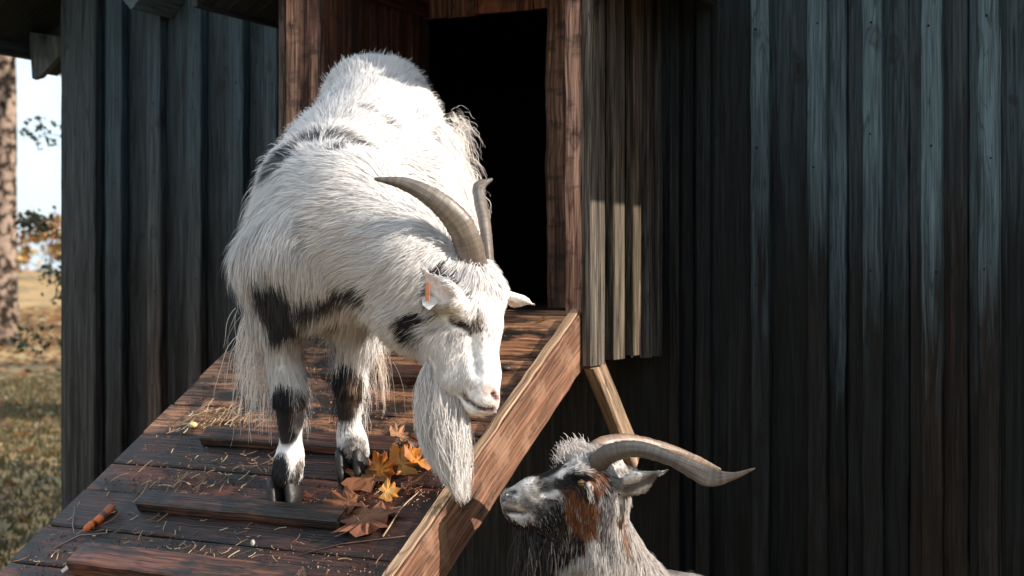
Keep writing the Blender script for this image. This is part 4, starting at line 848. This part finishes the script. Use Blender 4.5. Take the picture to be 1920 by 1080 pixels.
for x_, d_ in ((1105, D2+.08), (1215, D2+.2), (1380, D2+.62), (1470, D2+.5)): c2.bone(gz(x_, .4, d_), gz(x_, .08, d_), .03, .015, .2, grav=.3, dens=.5)
c2.bone(e0, e2, .012, .010, .2, grav=.05, dens=2.0)
def p2(x, y, rpx, col, x2=None, y2=None, dd_=-.04, edge=.35, amt=1.0): c2.patch(H2(x, y, D2+dd_), H2(x2 or x, y2 or y, D2+dd_), rpx*D2/F, col, edge, amt)
B2 = (.014, .013, .013); RU = (.20, .075, .032); LT = (.68, .64, .62)
p2(1010, 890, 18, B2, 1045, 872); p2(1030, 905, 18, B2, 1020, 925, amt=.55); p2(1060, 905, 22, B2, 1100, 912, -.05); p2(1035, 955, 24, B2, 1020, 990, amt=.85); p2(950, 960, 14, B2, 985, 985, amt=.7); p2(942, 935, 8, B2, 962, 940, amt=.6)
p2(1000, 900, 10, B2, 1060, 930, amt=.7, edge=.8); p2(985, 945, 12, B2, 1010, 965, amt=.75, edge=.8); p2(1130, 945, 16, (.07, .065, .065), 1140, 1010, -.05, amt=.65, edge=.8); p2(1045, 985, 26, B2, 1030, 1030, -.03, amt=.9, edge=.5); p2(960, 982, 12, B2, 1000, 992, amt=.9, edge=.4); p2(965, 975, 16, B2, 1010, 1000, amt=.8, edge=.6); p2(1062, 930, 14, B2, 1050, 1000, amt=.8, edge=.6); p2(1140, 940, 12, GRY, 1150, 1040, -.05, amt=.6, edge=.9); p2(1075, 940, 26, RU, 1098, 985, -.05, amt=.9, edge=.5); p2(1110, 950, 24, RU, 1085, 1000, -.05, amt=.85); p2(1120, 900, 20, B2, 1150, 905, -.05, amt=.8); p2(1112, 875, 16, RU, 1118, 900, -.045, amt=.7); p2(1140, 930, 15, GRY, 1130, 970, -.05, amt=.6)
p2(1040, 1030, 26, B2, 1075, 1010, -.05, amt=.75); p2(1165, 960, 12, (.3, .18, .12), 1178, 1020, -.02, amt=.7); p2(1085, 1060, 12, (.3, .2, .14), 1090, 1100, -.08, amt=.5)
p2(1065, 845, 22, (.72, .66, .62), 1085, 835, -.01, amt=1.); p2(965, 905, 9, LT, 995, 898, amt=.9); p2(960, 965, 7, LT, 980, 975, amt=.8); p2(1020, 930, 6, LT, 1045, 925, amt=.7); p2(1110, 1010, 10, LT, 1150, 1060, -.06, amt=.6); p2(1050, 890, 7, LT, 1085, 862, -.05, amt=.9); p2(1108, 918, 5, (.7, .6, .52), 1103, 910, -.06, amt=.9); p2(1175, 918, 9, (.05, .045, .045), 1225, 896, -.07, amt=.85); p2(1200, 900, 10, (.15, .14, .14), 1230, 892, -.07, amt=.6)
bc = c2.color(V); bc = tint(bc, V, mouth2, .0045, (.02, .012, .01)); bc = tint(bc, V, nos2, .0055, (.015, .01, .01)); bc = tint(bc, V, ear2, .009, (.09, .07, .065), .9)
link_mesh('body', np_mesh('body', V, Fq, bc), M_SKIN, g2)
def dens2(p): return np.clip(np.minimum(polyd(p, mouth2)/.005, np.minimum(polyd(p, nos2)/.006, polyd(p, ear2)/.009))-.5, 0, 1)*np.where(p[:, 2] > CZ-.9, 1, .35)
make_fur('coat', V, Nn, Fq, c2, 220000, g2, jit=(.72, 1.1), width=.00065, clumps=16000, clump=.6, seed=5, dens=dens2)
def eyec(d):
    f = d@(-FV)
    if f > .6 and abs(d[2]) < .16: return (.01, .008, .006)
    return (.16, .09, .03) if f > .5 else (.05, .03, .02)
ball(H2(1090, 905, off=-.0085), (.0115, .0115, .0115), eyec, 'eye', M_EYE, g2)
HC2 = [(.075, .055, .045), (.088, .075, .065), (.072, .065, .058), (.09, .07, .055), (.13, .098, .075)]
horn([P(1112, 880, D2-.03), P(1140, 852, D2-.045), P(1195, 842, D2-.06), P(1262, 862, D2-.08), P(1328, 893, D2-.09), P(1372, 893, D2-.10), P(1416, 878, D2-.11)],
     [.022, .0205, .0165, .014, .021, .008, .0015], [.016, .015, .013, .009, .004, .0035, .0015], [0, 0, 0, 0, 10, 10, 0], HC2, g2)
horn([P(1105, 865, D2+.02), P(1128, 838, D2+.04), P(1180, 830, D2+.08), P(1250, 845, D2+.13), P(1310, 868, D2+.18), P(1350, 880, D2+.23)],
     [.022, .021, .018, .016, .014, .003], [.016, .016, .014, .012, .006, .003], [0]*6, [(.24, .16, .115), (.2, .14, .10)], g2)
def tuft2(n, a, b, d0, l0, l1, dirv, col, sp, seed, name='tuft', grav=1.0, K=8, w_=.001, curl=.02):
    r = np.random.default_rng(seed); s_ = r.random(n)[:, None]; rt = P(*a, d0)*(1-s_)+P(*b, d0)*s_+r.normal(0, sp, (n, 3))
    strands(name, rt, np.array(dirv)+r.normal(0, .18, (n, 3)), r.uniform(l0, l1, n), np.array(col)*r.uniform(.7, 1.15, (n, 1)), g2, width=w_, seed=seed, grav=grav, K=K, curl=curl)
tuft2(900, (985, 985), (1020, 1010), D2, .10, .20, dn+RV*.02, (.035, .03, .03), .010, 31, 'beard'); tuft2(120, (1010, 1000), (1045, 1010), D2, .06, .12, dn, (.3, .24, .2), .010, 32, 'beard')
tuft2(1500, (1058, 866), (1092, 846), D2-.01, .010, .018, -RV*.2+np.array([0, 0, .7]), (.78, .72, .69), .011, 33, 'forelock', grav=.7, K=6, w_=.0007)
for x_, d_ in ((1097, D2+.08), (1207, D2+.2), (1372, D2+.62), (1462, D2+.5)): hoofs(gz(x_, .004, d_), -RV*.8-FV*.4, .028, g2)
# ------------------------------------------------------------------ things on the ramp
def maple(cx, cy, size, rot, cols, label, lift=.01, tilt=(0, 0), curl=.25, group='maple leaves on the ramp', name='maple_leaf', flatten=1.0):
    c = PR(cx, cy, lift); e1_ = np.array([math.cos(rot), 0, 0])+DU*math.sin(rot); e1_ /= np.linalg.norm(e1_); e2_ = np.cross(DN, e1_); nr = DN+e1_*tilt[0]+e2_*tilt[1]; nr /= np.linalg.norm(nr); e1_ -= nr*(e1_@nr); e1_ /= np.linalg.norm(e1_); e2_ = np.cross(nr, e1_)
    out = []
    size *= 1.3; tips = [(-152, .66), (-125, .56), (-100, .70), (-78, .92), (-67, .78), (-56, .62), (-45, .98), (-34, .84), (-22, .68), (-11, .90), (0, 1.05), (11, .90), (22, .68), (34, .84), (45, .98), (56, .62), (67, .78), (78, .92), (100, .70), (125, .56), (152, .66), (180, .2)]
    rings = []
    for fr in (.33, .66, 1.0):
        ring = []
        for k, (a, rr) in enumerate(tips):
            q = math.radians(a); rad = size*(rr*fr if fr == 1 else rr*fr*.8+.2*fr*.5)*random.uniform(.84, 1.1); h = curl*size*(fr**2)*(.6 if rr > .7 else -.1)+random.uniform(-.09, .09)*size*fr
            ring.append(c+e1_*math.cos(q)*rad+e2_*math.sin(q)*rad*flatten+nr*h)
        rings.append(ring)
    V = [c]+sum(rings, []); k = len(tips); fs = [(0, 1+i, 1+(i+1) % k) for i in range(k)]
    for rgi in range(2): fs += [(1+rgi*k+i, 1+rgi*k+k+i, 1+rgi*k+k+(i+1) % k, 1+rgi*k+(i+1) % k) for i in range(k)]
    me = bpy.data.meshes.new(name); me.from_pydata([tuple(v) for v in V], [], fs); a = me.attributes.new('col', 'FLOAT_COLOR', 'POINT')
    ca, cb = np.array(cols[0]), np.array(cols[1]); cc = [tuple(cb)+(1,)]+[tuple((cb*(1-f)+ca*f)*random.uniform(.75, 1.2))+(1,) for f in (.3, .65, 1.0) for _ in range(k)]
    a.data.foreach_set('color', np.array(cc, np.float32).ravel()); me.update(); o = link_mesh(name, me, M_LEAF); mdf = o.modifiers.new('thick', 'SOLIDIFY'); mdf.thickness = .0006
    tag(o, label, 'leaf', group); return o
BL = ((.22, .085, .04), (.30, .13, .06)); OG = ((.48, .15, .025), (.65, .30, .05)); YL = ((.60, .26, .04), (.75, .48, .18)); DK = ((.13, .05, .03), (.16, .07, .04))
maple(700, 895, .062, 2.4, BL, 'brown maple leaf spread flat just below the white goat hoof', curl=.2, lift=.018)
maple(690, 965, .066, -1.3, ((.24, .095, .055), (.33, .16, .09)), 'dull brown maple leaf lowest of the leaf pile, beside the rail', curl=.28, lift=.012)
maple(655, 940, .045, 3.5, BL, 'smaller brown leaf left in the pile, lying over the cleat end', lift=.02, curl=.3)
maple(712, 880, .034, .8, OG, 'orange leaf crumpled against the right front hoof', lift=.03, tilt=(-.5, -.9), curl=.6)
maple(752, 868, .036, 1.3, YL, 'bright yellow orange leaf standing upright at the top of the pile', lift=.03, tilt=(-.4, -1.3), curl=.5)
maple(782, 865, .034, 1.9, OG, 'small orange leaf beside the white beard', lift=.03, tilt=(.5, -1.1), curl=.6)
maple(725, 922, .024, 0.5, YL, 'golden leaf fragment in the middle of the brown leaves', lift=.028, tilt=(.3, -.7), curl=.3)
maple(745, 815, .024, 1.6, ((.36, .17, .08), (.45, .24, .12)), 'small tan leaf propped against the dark cleat above the pile', lift=.018, tilt=(0, -.9))
maple(790, 830, .026, 2.6, DK, 'dark curled leaf half hidden behind the beard', lift=.014, curl=.7)
maple(770, 905, .032, -.4, DK, 'dark red brown leaf under the beard tip', lift=.01, curl=.4)
maple(1015, 600, .010, .2, ((.4, .2, .06), (.4, .2, .06)), 'tiny curled leaf near the top of the ramp', lift=.004, curl=.7)
def sticks(name, spots, mat, label, cat):
    mb = MB()
    for (cx, cy, sx, sy, n, l0, l1, rr, zl) in spots:
        for _ in range(int(n*.62)):
            px, py = random.gauss(cx, sx), random.gauss(cy, sy); p = PR(px, py, .003)
            if not (RXL+.02 < p[0] < RXR-.035): continue
            A = random.gauss(.3, 1.1); l = random.uniform(l0, l1); d = np.array([math.cos(A), 0, 0])+DU*math.sin(A); up_ = DN*random.uniform(.0, zl); k = random.uniform(-.3, .3); kb = random.uniform(-.35, .35)
            c = random.choice([(.50, .36, .20), (.42, .27, .14), (.28, .15, .08), (.6, .48, .3), (.2, .1, .06)])
            d2_ = np.cross(DN, d); pts_ = [p+d*l*(s-.5)+d2_*kb*l*4*s*(1-s)*.5+DN*(.003+k*l*s*(1-s)*.5)+up_*l*s for s in (0, .3, .6, 1)]; mb.tube(pts_, rr*random.uniform(.6, 1.3), (*c, 1), 4)
    o = mb.build(name, mat); tag(o, label, cat, kind='stuff')
sticks('straw', [(430, 785, 45, 12, 170, .01, .05, .0009, .5), (380, 790, 40, 14, 60, .01, .05, .001, .4), (350, 905, 60, 16, 110, .01, .05, .001, .5), (500, 880, 30, 20, 50, .01, .05, .001, .8), (230, 985, 60, 18, 40, .01, .05, .001, .3), (270, 1045, 90, 9, 120, .01, .04, .001, .2), (640, 660, 60, 10, 60, .01, .06, .0009, .4),
    (760, 830, 30, 25, 50, .01, .03, .0009, .7), (470, 690, 40, 14, 40, .01, .04, .001, .5), (700, 960, 70, 40, 60, .01, .04, .0009, .4), (820, 930, 25, 25, 40, .008, .02, .0009, .5), (450, 1040, 160, 25, 60, .008, .03, .0009, .2), (400, 850, 150, 110, 140, .006, .02, .0008, .2)], M_STRAW, 'loose pale straw and chaff scattered over the ramp deck', 'straw')
mb = MB()
for _ in range(6500):
    px, py = random.uniform(0, 950), random.uniform(600, 1080); p = PR(px, py, .002)
    if not (RXL+.03 < p[0] < RXR-.035) or p[1] > RY0-.02: continue
    s_ = random.uniform(.001, .0035)*(1.8 if random.random() < .06 else 1); A = random.uniform(0, 3.1); d1 = np.array([math.cos(A), 0, 0])+DU*math.sin(A); d2_ = np.cross(DN, d1); c = random.choice([(.05, .025, .015), (.2, .09, .04), (.32, .17, .08), (.02, .015, .01), (.14, .06, .03)])
    mb.add([p-d1*s_, p+d2_*s_*.6, p+d1*s_, p-d2_*s_*.6, p+DN*s_*.7], [(0, 1, 4), (1, 2, 4), (2, 3, 4), (3, 0, 4)], (*c, 1))
tag(mb.build('debris', M_STRAW), 'crumbs of bark, soil and leaf strewn over the ramp', 'debris', kind='stuff')
def stick(name, pts, r0, col, label, cat):
    mb = MB(); mb.tube(pts, r0, (*col, 1), 6, .1); tag(mb.build(name, M_STRAW, None, True), label, cat)
stick('twig', [PR(718, 1006, .006), PR(735, 980, .01), PR(750, 955, .014), PR(765, 940, .012), PR(790, 918, .006)], [.0018, .0017, .0015, .0013, .0008], (.55, .38, .25), 'thin pale bent twig right of the leaf pile near the rail', 'twig')
stick('twig', [PR(560, 1040, .004), PR(640, 1020, .006), PR(720, 1010, .006), PR(760, 1005, .01)], [.001, .0014, .0014, .0008], (.2, .10, .06), 'dark twig lying across the ramp below the leaf pile', 'twig')
stick('straw_stalk', [PR(362, 912, .0), PR(350, 905, .045)], [.0022, .0018], (.5, .32, .2), 'thick short straw stalk standing upright left of the goat, taller of the two', 'stalk')
stick('straw_stalk', [PR(281, 915, .002), PR(290, 905, .032)], [.0018, .0016], (.5, .34, .22), 'thin straw stalk leaning upright, between the carrot and the taller stalk', 'stalk')
stick('twig', [PR(100, 1028, .002), PR(150, 1003, .004), PR(198, 1000, .006)], [.0012, .0012, .0008], (.3, .26, .24), 'grey twig under the carrot tip', 'twig')
stick('twig', [PR(140, 1000, .002), PR(136, 985, .006), PR(140, 950, .01)], [.0012, .0012, .0008], (.3, .26, .24), 'short grey twig upright at the left of the carrot', 'twig')
# carrot piece
mb = MB(); a = PR(157, 996, .012); b = PR(214, 950, .012); ts = np.linspace(0, 1, 16)
rr_ = [.0075*(1-.0*t)+.0035*t for t in ts]; rr_[0] = .003; rr_[1] = .0065; rr_[-1] = .006
b0 = len(mb.v); mb.tube([a+(b-a)*t+DN*.001*math.sin(t*9) for t in ts], rr_, (.60, .13, .03, 1), 14, .05)
car = mb.build('carrot', M_OBJ, None, True); cc = np.array([((.62, .14, .03, 1) if i < 9*14 else ((.10, .05, .03, 1) if i < 11*14 else (.34, .10, .05, 1))) for i in range(len(mb.v))], np.float32); car.data.attributes['col'].data.foreach_set('color', cc.ravel())
tag(car, 'chewed orange carrot lying on the left side of the ramp', 'carrot')
def blob(px, py, r, col, name, label, cat, lift, sq=(1, 1, .7)):
    o = ball(PR(px, py, lift), np.array(sq)*r, lambda d: np.array(col)*(1+.15*math.sin(d[0]*5+d[1]*7)), name, M_OBJ, None, 10)
    for v in o.data.vertices: v.co += Vector((random.uniform(-1, 1), random.uniform(-1, 1), random.uniform(-1, 1)))*r*.05
    tag(o, label, cat)
blob(362, 797, .0115, (.72, .55, .25), 'apple_chunk', 'pale yellow chunk of apple among the straw on the ramp', 'apple', .008)
blob(474, 1018, .006, (.5, .48, .42), 'pebble', 'small pale grey pebble on the lower ramp below the cleat', 'pebble', .005, (.8, .8, 1.2))
blob(950, 690, .012, (.06, .04, .03), 'dropping', 'small dark dropping right of the white goat muzzle, on the upper ramp', 'dropping', .004, (1.1, 1.5, .6))
blob(900, 815, .012, (.07, .045, .03), 'dropping', 'dark dropping on the ramp between the beard and the rail', 'dropping', .004, (1.4, 1.0, .6))
# pale broken splinter lower left
mb = MB(); a = PR(118, 1076, .006); b = PR(168, 1046, .010); w_ = b-a; l = np.linalg.norm(w_); w_ /= l; u_ = np.cross(DN, w_); mb.board(a, u_, DN, w_, .012, .006, l, (.75, .62, .52, .5), n=5, jit=.002); tag(mb.build('wood_splinter', M_RAIL), 'pale split piece of wood at the bottom left of the ramp', 'splinter')
